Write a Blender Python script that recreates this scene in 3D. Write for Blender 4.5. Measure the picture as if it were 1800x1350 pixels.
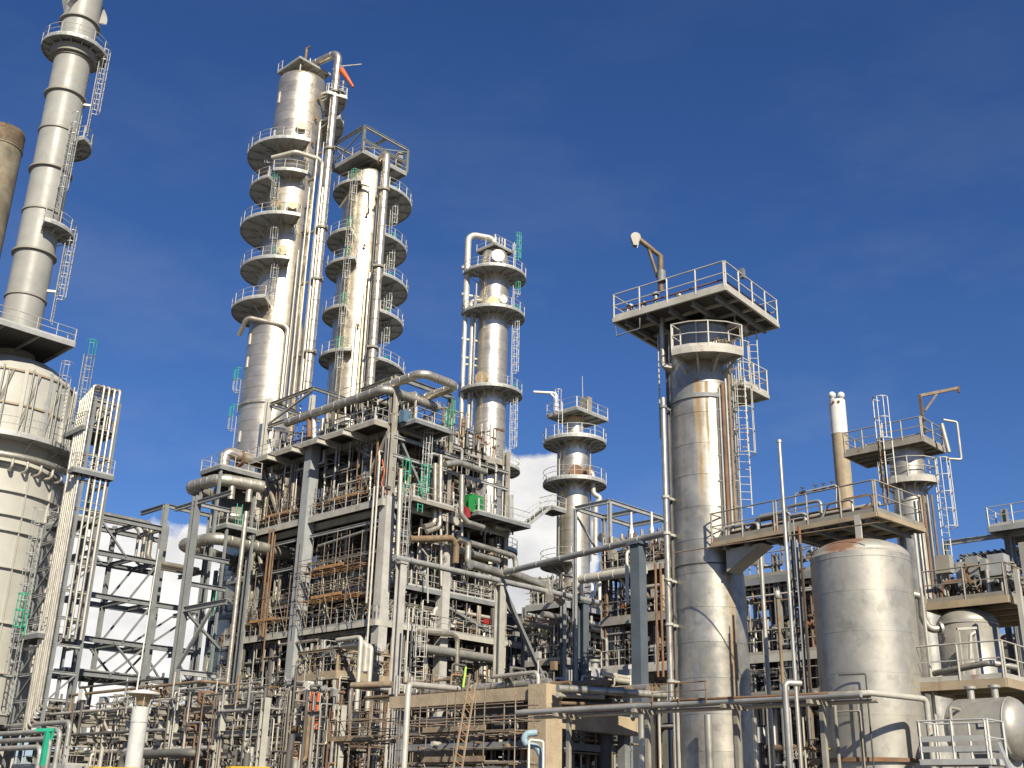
import bpy, math, random
from mathutils import Vector as V3, Matrix
for o in list(bpy.data.objects): bpy.data.objects.remove(o)
sc = bpy.context.scene
COL = sc.collection
rad = math.radians

# ------------------------------------------------------------------ camera
F, PITCH, ROLL = 1950.0, rad(21.0), rad(1.36)          # focal length in pixels of the 1800 px wide photo
CAM = V3((0, 0, 1.7))
FW = V3((0, math.cos(PITCH), math.sin(PITCH)))
R0 = V3((1, 0, 0)); U0 = V3((0, -math.sin(PITCH), math.cos(PITCH)))
CR, SR = math.cos(ROLL), math.sin(ROLL)
CX = R0*CR + U0*SR; CY = -R0*SR + U0*CR
cam = bpy.data.cameras.new('camera'); cam.sensor_width = 36; cam.lens = 36*F/1800
cam.clip_end = 6000; cam.clip_start = .1
co = bpy.data.objects.new('camera', cam); COL.objects.link(co)
co.matrix_world = Matrix(((CX.x, CY.x, -FW.x, 0), (CX.y, CY.y, -FW.y, 0), (CX.z, CY.z, -FW.z, CAM.z), (0, 0, 0, 1)))
sc.camera = co
sc.render.resolution_x, sc.render.resolution_y = 1024, 768
sc.view_settings.view_transform = 'Standard'; sc.view_settings.look = 'None'
sc.view_settings.exposure = 0.62; sc.view_settings.gamma = 1.0

# ------------------------------------------------------------------ sky and sun
SUN_AZ, SUN_EL = rad(19), rad(35)      # behind the camera, a little to its right
sd = V3((math.sin(SUN_AZ)*math.cos(SUN_EL), -math.cos(SUN_AZ)*math.cos(SUN_EL), math.sin(SUN_EL)))
sl = bpy.data.lights.new('sun', 'SUN'); sl.energy = 5.0; sl.angle = rad(.53); sl.color = (1, .90, .72)
so = bpy.data.objects.new('sun', sl); COL.objects.link(so)
so.rotation_euler = sd.to_track_quat('Z', 'Y').to_euler(); so.location = (30, -60, 80)
w = bpy.data.worlds.new('World'); sc.world = w; w.use_nodes = True
nt = w.node_tree; nt.nodes.clear(); N = nt.nodes.new; L = nt.links.new
sky = N('ShaderNodeTexSky'); sky.sky_type = 'NISHITA'; sky.sun_disc = False
sky.sun_elevation = SUN_EL; sky.sun_rotation = math.atan2(sd.x, sd.y)
sky.altitude = 100; sky.air_density = 1.0; sky.dust_density = .35; sky.ozone_density = 4.0
def vmath(op, a, b=None):
    n = N('ShaderNodeVectorMath'); n.operation = op
    L(a, n.inputs[0])
    if b is not None:
        if hasattr(b, 'links'): L(b, n.inputs[1])
        else: n.inputs[1].default_value = b
    return n.outputs['Value'] if op in ('DOT_PRODUCT', 'DISTANCE', 'LENGTH') else n.outputs[0]
def fmath(op, a, b=0.0, clamp=False):
    n = N('ShaderNodeMath'); n.operation = op; n.use_clamp = clamp
    for i, s in enumerate((a, b)):
        if hasattr(s, 'links'): L(s, n.inputs[i])
        else: n.inputs[i].default_value = s
    return n.outputs[0]
def ramp(fac, p0, p1, c0=(0, 0, 0, 1), c1=(1, 1, 1, 1)):
    n = N('ShaderNodeValToRGB'); n.color_ramp.elements[0].position = p0; n.color_ramp.elements[1].position = p1
    n.color_ramp.elements[0].color = c0; n.color_ramp.elements[1].color = c1
    L(fac, n.inputs[0]); return n.outputs[0]
tc = N('ShaderNodeTexCoord'); dirv = tc.outputs['Generated']
sep = N('ShaderNodeSeparateXYZ'); L(dirv, sep.inputs[0])
# low cumulus all round the horizon: puffy noise held under a soft ceiling
mp = N('ShaderNodeMapping'); mp.inputs['Scale'].default_value = (1, 1, 1.7); L(dirv, mp.inputs[0])
nz = N('ShaderNodeTexNoise'); nz.inputs['Scale'].default_value = 11.0; nz.inputs['Detail'].default_value = 8; nz.inputs['Roughness'].default_value = .56
mp.inputs['Location'].default_value = CLOUD_LOC if 'CLOUD_LOC' in globals() else (0.0, 0.0, 0.0)
L(mp.outputs[0], nz.inputs[0])
nb = N('ShaderNodeTexNoise'); nb.inputs['Scale'].default_value = 2.6; nb.inputs['Detail'].default_value = 2; L(mp.outputs[0], nb.inputs[0])
elev = sep.outputs[2]
def cloudspot(px, py, rad_px):
    x, y = px-900, 675-py
    d = (R0*(x*CR-y*SR) + U0*(x*SR+y*CR) + FW*F).normalized()
    t = vmath('DISTANCE', dirv, tuple(d))
    return fmath('SUBTRACT', 1.0, fmath('DIVIDE', t, rad_px/F), clamp=True)
spots = None
for s in ((235, 1050, 175), (330, 1075, 165), (150, 1120, 160), (250, 985, 85), (350, 985, 80), (945, 900, 130), (895, 1000, 160), (790, 880, 170), (970, 990, 100)):
    c = cloudspot(*s); spots = c if spots is None else fmath('MAXIMUM', spots, c)
lowband = ramp(elev, .06, .22, (1, 1, 1, 1), (0, 0, 0, 1))
generic = fmath('MULTIPLY', lowband, ramp(nb.outputs['Fac'], .50, .62))
field = fmath('ADD', fmath('MULTIPLY', spots, 1.05), fmath('MULTIPLY', generic, .25))
dens = ramp(fmath('ADD', field, fmath('MULTIPLY', nz.outputs['Fac'], .9)), .66, .755)
shade = ramp(fmath('ADD', fmath('MULTIPLY', nz.outputs['Fac'], .7), fmath('MULTIPLY', nb.outputs['Fac'], .5)), .46, .72, (.60, .61, .64, 1), (1.0, .98, .95, 1))
wz = N('ShaderNodeTexNoise'); wz.inputs['Scale'].default_value = 3.2; wz.inputs['Detail'].default_value = 6; wz.inputs['Roughness'].default_value = .6
wm = N('ShaderNodeMapping'); wm.inputs['Scale'].default_value = (1, 1, 2.6); wm.inputs['Location'].default_value = (3.1, 1.7, .4); L(dirv, wm.inputs[0]); L(wm.outputs[0], wz.inputs[0])
wisp = fmath('MULTIPLY', ramp(wz.outputs['Fac'], .47, .75), ramp(elev, .25, .62, (.20, .20, .20, 1), (.03, .03, .03, 1)))
hs = N('ShaderNodeHueSaturation'); hs.inputs['Saturation'].default_value = 1.16; L(sky.outputs[0], hs.inputs['Color'])
tn = N('ShaderNodeMix'); tn.data_type = 'RGBA'; tn.blend_type = 'MULTIPLY'; tn.inputs[0].default_value = 1; tn.inputs[7].default_value = (.95, 1.0, 1.30, 1); L(hs.outputs[0], tn.inputs[6])
bg1 = N('ShaderNodeBackground'); L(tn.outputs[2], bg1.inputs[0]); bg1.inputs[1].default_value = .05
bg2 = N('ShaderNodeBackground'); L(shade, bg2.inputs[0]); bg2.inputs[1].default_value = .68
bg3 = N('ShaderNodeBackground'); bg3.inputs[0].default_value = (.62, .68, .80, 1); bg3.inputs[1].default_value = .5
m0 = N('ShaderNodeMixShader'); L(wisp, m0.inputs[0]); L(bg1.outputs[0], m0.inputs[1]); L(bg3.outputs[0], m0.inputs[2])
m1 = N('ShaderNodeMixShader'); L(dens, m1.inputs[0]); L(m0.outputs[0], m1.inputs[1]); L(bg2.outputs[0], m1.inputs[2])
wo = N('ShaderNodeOutputWorld'); L(m1.outputs[0], wo.inputs[0])

# ------------------------------------------------------------------ from photo pixels to places
def ray(px, py):
    x, y = px-900.0, 675.0-py
    return R0*(x*CR-y*SR) + U0*(x*SR+y*CR) + FW*F
def at(px, py, Y):
    d = ray(px, py); return CAM + d*(Y/d.y)
def hitz(px, py, z):
    d = ray(px, py); return CAM + d*((z-CAM.z)/d.z)
def hitp(px, py, p0, n):
    d = ray(px, py); return CAM + d*((p0-CAM).dot(n)/d.dot(n))
def zpix(x, y, py):
    q = V3((x, y, 0))-CAM; yi = 675.0-py
    return (F*CY.dot(q)-yi*FW.dot(q))/(yi*FW.z-F*CY.z)
def depth(p): return (V3(p)-CAM).dot(FW)
AZ = rad(44)
DU = V3((math.sin(AZ), math.cos(AZ), 0))     # plant axis that recedes to the right
DV = V3((-math.cos(AZ), math.sin(AZ), 0))    # plant axis that recedes to the left
Z = V3((0, 0, 1))
def xy(p, z): return V3((p.x, p.y, z))

# ------------------------------------------------------------------ mesh helpers
ORG = {}
class MB:
    def __init__(s): s.v = []; s.f = []; s.sm = []; s.mi = None
    def face(s, pts, smooth=False):
        k = len(s.v); s.v += [tuple(p) for p in pts]; s.f.append(tuple(range(k, k+len(pts)))); s.sm.append(smooth)
    def box(s, c, a, b, h):
        c = V3(c); k = len(s.v)
        for i in (-1, 1):
            for j in (-1, 1):
                for l in (-1, 1): s.v.append(tuple(c+a*i+b*j+h*l))
        for q in ((0, 1, 3, 2), (4, 6, 7, 5), (0, 4, 5, 1), (2, 3, 7, 6), (0, 2, 6, 4), (1, 5, 7, 3)):
            s.f.append(tuple(k+i for i in q)); s.sm.append(False)
        return s
    def abox(s, x0, x1, y0, y1, z0, z1):
        return s.box(((x0+x1)/2, (y0+y1)/2, (z0+z1)/2), V3(((x1-x0)/2, 0, 0)), V3((0, (y1-y0)/2, 0)), V3((0, 0, (z1-z0)/2)))
    def bar(s, p, q, w, h, up=None):
        p, q = V3(p), V3(q); d = q-p
        if d.length < 1e-6: return s
        dn = d.normalized(); up = V3(up) if up is not None else (Z if abs(dn.z) < .9 else DU)
        side = dn.cross(up).normalized(); u2 = side.cross(dn).normalized()
        return s.box((p+q)/2, d/2, side*(w/2), u2*(h/2))
    def ibeam(s, p, q, w, h, up=None, t=.03):
        p, q = V3(p), V3(q); d = q-p; dn = d.normalized(); up = V3(up) if up is not None else (Z if abs(dn.z) < .9 else DU)
        side = dn.cross(up).normalized(); u2 = side.cross(dn).normalized(); m = (p+q)/2
        s.box(m+u2*(h/2-t/2), d/2, side*(w/2), u2*(t/2)); s.box(m-u2*(h/2-t/2), d/2, side*(w/2), u2*(t/2))
        return s.box(m, d*.4995, side*(t/2), u2*(h/2-t))
    def tube(s, pts, r, n=8, cap=True, r1=None, closed=False):
        pts = [V3(p) for p in pts]
        if len(pts) < 2: return s
        m = len(pts); tang = []
        for i in range(m):
            a = pts[i-1] if i > 0 else (pts[-1] if closed else pts[0]); b = pts[i+1] if i < m-1 else (pts[0] if closed else pts[-1])
            t = (b-a); tang.append(t.normalized() if t.length > 1e-9 else Z)
        t0 = tang[0]; nrm = t0.cross(Z if abs(t0.z) < .9 else V3((1, 0, 0))).normalized()
        k0 = len(s.v)
        for i in range(m):
            t = tang[i]; nrm = (nrm-t*nrm.dot(t))
            nrm = nrm.normalized() if nrm.length > 1e-6 else t.cross(V3((1, .3, .2))).normalized()
            bn = t.cross(nrm); rr = r if r1 is None else r+(r1-r)*i/(m-1)
            for j in range(n):
                a = 2*math.pi*(j+.5)/n; s.v.append(tuple(pts[i]+nrm*(math.cos(a)*rr)+bn*(math.sin(a)*rr)))
        for i in range(m if closed else m-1):
            i2 = (i+1) % m
            for j in range(n):
                j2 = (j+1) % n
                s.f.append((k0+i*n+j, k0+i*n+j2, k0+i2*n+j2, k0+i2*n+j)); s.sm.append(n > 4)
        if cap and not closed:
            s.face([s.v[k0+j] for j in range(n)][::-1]); s.face([s.v[k0+(m-1)*n+j] for j in range(n)])
        return s
    def lathe(s, c, prof, n=24, axis=None, a0=0.0, a1=2*math.pi, smooth=True, x=None):
        """prof: list of (t, r) with None for a hard break"""
        c = V3(c); ax = V3(axis).normalized() if axis is not None else Z
        if x is None: x = V3((1, 0, 0)) if abs(ax.x) < .9 else V3((0, 1, 0))
        x = (x-ax*x.dot(ax)).normalized(); y = ax.cross(x)
        full = abs(a1-a0-2*math.pi) < 1e-6; nn = n if full else n+1
        runs = [[]]
        for p in prof:
            if p is None: runs.append([runs[-1][-1]])
            else: runs[-1].append(p)
        for run in runs:
            k0 = len(s.v)
            for (t, r) in run:
                for j in range(nn):
                    a = a0+(a1-a0)*j/n; s.v.append(tuple(c+ax*t+x*(math.cos(a)*r)+y*(math.sin(a)*r)))
            for i in range(len(run)-1):
                for j in range(n):
                    j2 = (j+1) % nn
                    s.f.append((k0+i*nn+j, k0+i*nn+j2, k0+(i+1)*nn+j2, k0+(i+1)*nn+j)); s.sm.append(smooth)
        return s
    def torus(s, c, R, r, axis=None, n=16, m=5):
        ax = V3(axis).normalized() if axis is not None else Z
        x = ax.cross(V3((.3, .9, .2))).normalized(); y = ax.cross(x)
        return s.tube([V3(c)+x*(math.cos(2*math.pi*i/n)*R)+y*(math.sin(2*math.pi*i/n)*R) for i in range(n)], r, m, closed=True)
    def arc(s, c, R, r, z, a0, a1, n=None, m=4):
        n = n or max(3, int(abs(a1-a0)/.2))
        return s.tube([V3((c.x+math.cos(a0+(a1-a0)*i/n)*R, c.y+math.sin(a0+(a1-a0)*i/n)*R, z)) for i in range(n+1)], r, m)
    def sector(s, c, r0, r1, z0, z1, a0, a1, n=None):
        n = n or max(3, int(abs(a1-a0)/.16))
        P = lambda r, a, z: V3((c.x+math.cos(a)*r, c.y+math.sin(a)*r, z))
        for i in range(n):
            A, B = a0+(a1-a0)*i/n, a0+(a1-a0)*(i+1)/n
            s.face([P(r0, A, z1), P(r1, A, z1), P(r1, B, z1), P(r0, B, z1)])
            s.face([P(r0, A, z0), P(r0, B, z0), P(r1, B, z0), P(r1, A, z0)])
            s.face([P(r1, A, z0), P(r1, B, z0), P(r1, B, z1), P(r1, A, z1)], True)
            s.face([P(r0, A, z0), P(r0, A, z1), P(r0, B, z1), P(r0, B, z0)])
        for A, fl in ((a0, 1), (a1, 0)):
            q = [P(r0, A, z0), P(r1, A, z0), P(r1, A, z1), P(r0, A, z1)]
            s.face(q if fl else q[::-1])
        return s
    def mesh(s, name, off=V3((0, 0, 0))):
        me = bpy.data.meshes.new(name)
        me.from_pydata([(x-off.x, y-off.y, z-off.z) for x, y, z in s.v], [], s.f)
        me.polygons.foreach_set('use_smooth', s.sm)
        if s.mi: me.polygons.foreach_set('material_index', s.mi)
        me.update()
        return me
    def build(s, name, mat, parent=None, label=None, kind=None):
        off = ORG[parent.name] if parent is not None else V3((0, 0, 0))
        me = s.mesh(name, off); me.materials.append(M[mat])
        o = bpy.data.objects.new(name, me); COL.objects.link(o); o.parent = parent; ORG[o.name] = off
        if label: o['label'] = label
        if kind: o['kind'] = kind
        return o
def thing(name, label, cat, loc, group=None):
    o = bpy.data.objects.new(name, None); o.empty_display_size = .5; COL.objects.link(o)
    o.location = V3(loc); o['label'] = label; o['category'] = cat
    if group: o['group'] = group
    ORG[o.name] = V3(loc); return o
def solo(name, mb, mat, label, cat, group=None, kind=None):
    c = V3(mb.v[0]); lo = V3((sum(p[0] for p in mb.v)/len(mb.v), sum(p[1] for p in mb.v)/len(mb.v), min(p[2] for p in mb.v)))
    me = mb.mesh(name, lo); me.materials.append(M[mat])
    o = bpy.data.objects.new(name, me); COL.objects.link(o); o.location = lo; ORG[o.name] = lo
    o['label'] = label; o['category'] = cat
    if group: o['group'] = group
    if kind: o['kind'] = kind
    return o
def inst(name, me, parent, loc, rotz=0.0):
    o = bpy.data.objects.new(name, me); COL.objects.link(o); o.parent = parent
    o.location = V3(loc)-ORG[parent.name]; o.rotation_euler.z = rotz; ORG[o.name] = ORG[parent.name]; return o
def fillet(pts, R, k=5):
    pts = [V3(p) for p in pts]; out = [pts[0]]
    for i in range(1, len(pts)-1):
        a, b, c = pts[i-1], pts[i], pts[i+1]; d1 = (a-b); d2 = (c-b); l1, l2 = d1.length, d2.length
        if l1 < 1e-6 or l2 < 1e-6: continue
        d1.normalize(); d2.normalize(); ang = d1.angle(d2)
        if ang > 3.05: out.append(b); continue
        t = min(R/math.tan(ang/2), l1*.48, l2*.48); RR = t*math.tan(ang/2)
        ctr = b+(d1+d2).normalized()*(RR/math.sin(ang/2)); s0 = b+d1*t-ctr; s1 = b+d2*t-ctr
        for j in range(k+1):
            f = j/k; v = s0.lerp(s1, f)
            if v.length > 1e-6: out.append(ctr+v.normalized()*RR)
    out.append(pts[-1]); return out
def pipe(parent, pts, r, mat, R=None, n=None, name='pipe', flanges=(), label=None, bands=0):
    n = n or (8 if r < .15 else 14 if r < .35 else 20)
    pp = fillet(pts, R or r*2.6, 4 if r < .2 else 7); m = MB().tube(pp, r, n)
    if bands:
        acc = bands*.5
        for a, b in zip(pp, pp[1:]):
            d = b-a; l = d.length; t = acc
            while t < l:
                c = a+d*(t/l); m.lathe(c-d.normalized()*.05, [(0, r), (0, r+.018), None, (.1, r+.012), (.1, r)], n, axis=d); t += bands
            acc = t-l
    for i in flanges:
        p = V3(pts[i]); q = V3(pts[i-1] if i else pts[1]); d = (q-p).normalized()
        m.lathe(p, [(0, r), (0, r*1.7+.03), None, (.08, r*1.7+.03), None, (.08, r)], max(n, 10), axis=d)
    return m.build(name, mat, parent, label)
def railing(m, pts, h=1.1, sp=1.6, r=.03, toe=.14, closed=False, posts=True, mid=True):
    pts = [V3(p) for p in pts]
    if closed: pts = pts+[pts[0]]
    up = lambda z: [p+Z*z for p in pts]
    m.tube(up(h), r, 5)
    if mid: m.tube(up(h*.55), r*.85, 4)
    for i in range(len(pts)-1):
        a, b = pts[i], pts[i+1]; l = (b-a).length
        if toe: m.bar(a+Z*(toe/2+.02), b+Z*(toe/2+.02), .02, toe)
        k = max(1, round(l/sp))
        for j in range(k+(1 if i == len(pts)-2 else 0)):
            p = a.lerp(b, min(max(j/k, .05/max(l, .2)), 1-.05/max(l, .2))); m.tube([p-Z*.1, p+Z*h], r*1.25, 4)
    return m
def rail_arc(c, R, z, a0, a1, h=1.1, sp=1.4, r=.03, toe=.16):
    m = MB(); n = max(4, int(abs(a1-a0)*R/.8)); P = lambda a, zz, rr=R: V3((c.x+math.cos(a)*rr, c.y+math.sin(a)*rr, zz))
    A = [a0+(a1-a0)*i/n for i in range(n+1)]
    for hh, q in ((h, r), (h*.55, r*.85)): m.tube([P(a, z+hh) for a in A], q, 5)
    m.sector(c, R-.012, R+.012, z, z+toe, a0, a1, n)
    k = max(2, round(abs(a1-a0)*R/sp))
    for i in range(k+1): m.tube([P(a0+(a1-a0)*i/k, z-.1), P(a0+(a1-a0)*i/k, z+h)], r*1.25, 4)
    return m
def ladder(parent, p, out, z0, z1, mat='galv', cage=True, cmat=None, w=.45, green=0.0, rs=1.0):
    """vertical ladder at p, climber on the side 'out'; hooped cage from 2.2 m up"""
    p = V3(p); out = V3(out).normalized(); side = out.cross(Z).normalized(); m = MB()
    for s in (-1, 1): m.tube([xy(p, z0)+side*(s*w/2), xy(p, z1+(0 if cage else .9))+side*(s*w/2)], .028*rs, 4)
    z = z0+.3
    while z < z1: m.tube([xy(p, z)-side*(w/2), xy(p, z)+side*(w/2)], .014*rs, 4, cap=False); z += .3
    o = m.build('ladder', mat, parent)
    if not cage: return o
    def hoops(za, zb, mt, r=.022):
        c = MB(); RR = .38; cc = p+out*.36; k = max(1, round((zb-za)/1.0))
        arcp = lambda zz: [xy(p, zz)-side*(w/2)]+[xy(cc, zz)+(-side*math.cos(t)+out*math.sin(t))*RR for t in [math.pi*i/8 for i in range(9)]]+[xy(p, zz)+side*(w/2)]
        for i in range(k+1): c.tube(arcp(za+(zb-za)*i/k), r*rs, 4)
        for i in (1, 3, 5, 7, 9):
            q = arcp(0)[i]; c.tube([xy(q, za), xy(q, zb)], r*.8*rs, 4)
        return c.build('safety_cage', mt, o)
    za, zb = min(z0+2.3, z1-1.0), z1+1.2
    if green > 0:
        hoops(zb-green, zb, 'green'); zb -= green
    if zb-za > .5: hoops(za, zb, cmat or mat)
    return o
def valve(m, p, axis, s=.16, wheel=None):
    p = V3(p); ax = V3(axis).normalized(); wv = V3(wheel) if wheel is not None else Z
    m.lathe(p-ax*s*1.3, [(0, s*1.1), None, (s*.35, s*1.1), None, (s*.35, s*.6), (s*1.3, s*.85), (s*2.25, s*.6), None, (s*2.25, s*1.1), None, (s*2.6, s*1.1), None, (s*2.6, 0)], 8, axis=ax)
    m.tube([p, p+wv*s*2.6], s*.3, 6); m.torus(p+wv*s*2.6, s*1.15, s*.14, wv, 10, 4)
    x = wv.cross(ax)
    if x.length > .1:
        x.normalize(); m.bar(p+wv*s*2.6-x*s, p+wv*s*2.6+x*s, s*.15, s*.15)
def dome(r, h, n=6, z0=0.0, up=1):
    return [(z0+up*h*math.sin(math.pi/2*i/n), r*math.cos(math.pi/2*i/n)) for i in range(n+1)]

# ------------------------------------------------------------------ materials (all procedural)
M = {}
def mat(name, col, rough=.6, metal=0.0, var=.12, scale=1.5, rust=0.0, rcol=(.16, .065, .022), streak=0.0, scol=(.22, .11, .04), bump=.0, bscale=8, dirt=.0, tint=.06, spec=.4, rvar=.1, patch=0.0, runs=(), blobs=()):
    m = bpy.data.materials.new(name); m.use_nodes = True; t = m.node_tree; n, l = t.nodes.new, t.links.new
    b = t.nodes['Principled BSDF']; tc = n('ShaderNodeTexCoord'); geo = n('ShaderNodeNewGeometry')
    pos = geo.outputs['Position']
    def noise(sc_, det=5, ro=.55, mapping=None):
        x = n('ShaderNodeTexNoise'); x.inputs['Scale'].default_value = sc_; x.inputs['Detail'].default_value = det; x.inputs['Roughness'].default_value = ro
        if mapping:
            mm = n('ShaderNodeMapping'); mm.inputs['Scale'].default_value = mapping; l(pos, mm.inputs[0]); l(mm.outputs[0], x.inputs[0])
        else: l(pos, x.inputs[0])
        return x.outputs['Fac']
    def cr(fac, p0, p1, c0, c1):
        x = n('ShaderNodeValToRGB'); e = x.color_ramp.elements; e[0].position, e[1].position = p0, p1
        e[0].color, e[1].color = (*c0, 1), (*c1, 1); l(fac, x.inputs[0]); return x.outputs[0]
    def mix(fac, a, bb, typ='MIX'):
        x = n('ShaderNodeMix'); x.data_type = 'RGBA'; x.blend_type = typ
        for s, k in ((fac, 0), (a, 6), (bb, 7)):
            if hasattr(s, 'links'): l(s, x.inputs[k])
            elif k == 0: x.inputs[0].default_value = s
            else: x.inputs[k].default_value = (*s, 1)
        return x.outputs[2]
    def mth(op, a, bb):
        x = n('ShaderNodeMath'); x.operation = op; x.use_clamp = True
        for i, s in enumerate((a, bb)):
            if hasattr(s, 'links'): l(s, x.inputs[i])
            else: x.inputs[i].default_value = s
        return x.outputs[0]
    col = tuple(c*.86 for c in col)
    lo = tuple(c*(1-var) for c in col); hi = tuple(min(1, c*(1+var)) for c in col)
    c = cr(noise(scale), .32, .68, lo, hi)
    oi = n('ShaderNodeObjectInfo')
    c = mix(1.0, c, cr(oi.outputs['Random'], 0, 1, (1-tint,)*3, (1, 1, 1)), 'MULTIPLY')
    cov = None
    if patch:
        pz = cr(noise(.8, 5, .6), .5, .55, (0, 0, 0), (1, 1, 1)); pz2 = cr(noise(1.9, 6, .7, (1, 1, .7)), .55, .62, (0, 0, 0), (1, 1, 1))
        c = mix(mth('MULTIPLY', pz, patch*.55), c, tuple(x*.62 for x in col)); c = mix(mth('MULTIPLY', pz2, patch*.6), c, tuple(x*.45 for x in col))
    if dirt:
        d = mth('MULTIPLY', cr(noise(scale*1.7, 8, .65), .5, .72, (0, 0, 0), (1, 1, 1)), dirt); c = mix(d, c, tuple(x*.45 for x in col))
    if streak:
        a = cr(noise(1.0, 4, .5, (3.2, 3.2, .10)), .56, .74, (0, 0, 0), (1, 1, 1))
        a = mth('MULTIPLY', a, cr(noise(.35, 3), .35, .65, (.1, .1, .1), (1, 1, 1))); a = mth('MULTIPLY', a, streak); c = mix(a, c, scol); cov = a
    for (p, sd, wd, z0, z1) in runs:      # a rust run hanging below a fitting: a ragged vertical stain
        vm = n('ShaderNodeVectorMath'); vm.operation = 'SUBTRACT'; l(pos, vm.inputs[0]); vm.inputs[1].default_value = p
        vd = n('ShaderNodeVectorMath'); vd.operation = 'DOT_PRODUCT'; l(vm.outputs[0], vd.inputs[0]); vd.inputs[1].default_value = sd
        jt = n('ShaderNodeMath'); jt.operation = 'MULTIPLY_ADD'; l(noise(1.0, 4, .6, (2, 2, .5)), jt.inputs[0]); jt.inputs[1].default_value = wd*2.2; jt.inputs[2].default_value = -wd*1.1
        ad = n('ShaderNodeMath'); ad.operation = 'ADD'; l(vd.outputs['Value'], ad.inputs[0]); l(jt.outputs[0], ad.inputs[1])
        ab = n('ShaderNodeMath'); ab.operation = 'ABSOLUTE'; l(ad.outputs[0], ab.inputs[0])
        ed = mth('SUBTRACT', 1.0, mth('DIVIDE', ab.outputs[0], wd)); ed = cr(ed, .05, .75, (0, 0, 0), (1, 1, 1))
        sx = n('ShaderNodeSeparateXYZ'); l(pos, sx.inputs[0])
        zr_ = n('ShaderNodeMapRange'); l(sx.outputs[2], zr_.inputs[0]); zr_.inputs[1].default_value = z0; zr_.inputs[2].default_value = z1; zr_.inputs[3].default_value = 0; zr_.inputs[4].default_value = 1
        a = mth('MULTIPLY', ed, cr(zr_.outputs[0], 0, .35, (0, 0, 0), (1, 1, 1))); a = mth('MULTIPLY', a, cr(noise(1.0, 5, .6, (5, 5, .7)), .3, .62, (.25, .25, .25), (1, 1, 1)))
        up = n('ShaderNodeMath'); up.operation = 'LESS_THAN'; l(sx.outputs[2], up.inputs[0]); up.inputs[1].default_value = z1; a = mth('MULTIPLY', a, up.outputs[0]); a = mth('MULTIPLY', a, .85)
        c = mix(a, c, (.26, .16, .055)); cov = a if cov is None else mth('ADD', a, cov)
    for (p, wd) in blobs:
        vm = n('ShaderNodeVectorMath'); vm.operation = 'DISTANCE'; l(pos, vm.inputs[0]); vm.inputs[1].default_value = p
        a = mth('SUBTRACT', 1.0, mth('DIVIDE', vm.outputs['Value'], wd)); ad = n('ShaderNodeMath'); ad.operation = 'MULTIPLY_ADD'; l(noise(2.2, 6, .65), ad.inputs[0]); ad.inputs[1].default_value = .9; ad.inputs[2].default_value = -.45
        s2 = n('ShaderNodeMath'); s2.operation = 'ADD'; l(a, s2.inputs[0]); l(ad.outputs[0], s2.inputs[1]); a = cr(s2.outputs[0], .12, .42, (0, 0, 0), (.9, .9, .9))
        c = mix(a, c, mix(noise(5), (.20, .085, .035), (.10, .045, .025))); cov = a if cov is None else mth('ADD', a, cov)
    if rust:
        a = cr(noise(2.3, 8, .65), .66-.3*rust, .78-.24*rust, (0, 0, 0), (1, 1, 1)); c = mix(a, c, mix(noise(9), rcol, tuple(x*2.1 for x in rcol))); cov = a if cov is None else mth('ADD', a, cov)
    l(c, b.inputs['Base Color'])
    rr = cr(noise(scale*2.2, 6), .3, .7, (max(0.02, rough-rvar),)*3, (min(1, rough+rvar),)*3)
    if cov is not None:
        rr = mix(cov, rr, (.85,)*3); mm = n('ShaderNodeMath'); mm.operation = 'MULTIPLY_ADD'; l(cov, mm.inputs[0]); mm.inputs[1].default_value = -metal; mm.inputs[2].default_value = metal; mm.use_clamp = True
        l(mm.outputs[0], b.inputs['Metallic'])
    else: b.inputs['Metallic'].default_value = metal
    l(rr, b.inputs['Roughness']); b.inputs['Specular IOR Level'].default_value = spec
    if bump:
        bn = n('ShaderNodeBump'); bn.inputs['Strength'].default_value = bump; bn.inputs['Distance'].default_value = .05
        l(noise(bscale, 6), bn.inputs['Height']); l(bn.outputs[0], b.inputs['Normal'])
    M[name] = m; return m
mat('clad', (.80, .72, .575), .36, .80, .10, .5, bump=.10, bscale=2.2, dirt=.25, tint=.16, rvar=.08)
mat('cladpipe', (.70, .64, .53), .36, .75, .14, 1.2, bump=.15, bscale=4, dirt=.35, tint=.2)
mat('clad_dull', (.52, .50, .44), .42, .62, .20, .9, bump=.08, bscale=3, dirt=.55, streak=.25, tint=.05, patch=.5)
mat('drum', (.40, .39, .35), .55, .35, .16, 1.1, dirt=.45, streak=.4, tint=.05)
mat('galv', (.42, .43, .42), .5, .25, .14, 2, tint=.2)
mat('rail', (.52, .52, .49), .5, .2, .12, 2, tint=.2)
mat('steel', (.22, .235, .24), .55, 0, .15, 1.2, rust=.05, tint=.18, dirt=.3)
mat('steel_warm', (.33, .31, .265), .6, 0, .18, 1.1, rust=.2, streak=.3, tint=.2, dirt=.3)
mat('steel_cream', (.47, .46, .41), .6, 0, .14, 1.1, rust=.14, streak=.5, tint=.12, dirt=.25)
mat('stackpaint', (.34, .34, .315), .45, 0, .08, .6, dirt=.25, streak=.12, tint=.06)
mat('cream', (.47, .465, .42), .5, 0, .06, .6, dirt=.12, streak=.10, tint=.03)
mat('cream_dark', (.30, .285, .24), .55, 0, .08, .8, dirt=.2)
mat('fireproof', (.46, .45, .42), .85, 0, .14, 1.0, streak=.5, bump=.3, bscale=10, dirt=.3, tint=.12)
mat('concrete', (.45, .365, .25), .9, 0, .16, .9, streak=.35, bump=.35, bscale=9, dirt=.4, scol=(.16, .12, .07))
mat('pipe_grey', (.40, .40, .38), .5, .3, .16, 1.4, dirt=.35, tint=.3)
mat('pipe_light', (.62, .59, .51), .42, .35, .12, 1.3, dirt=.25, tint=.2)
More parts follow.
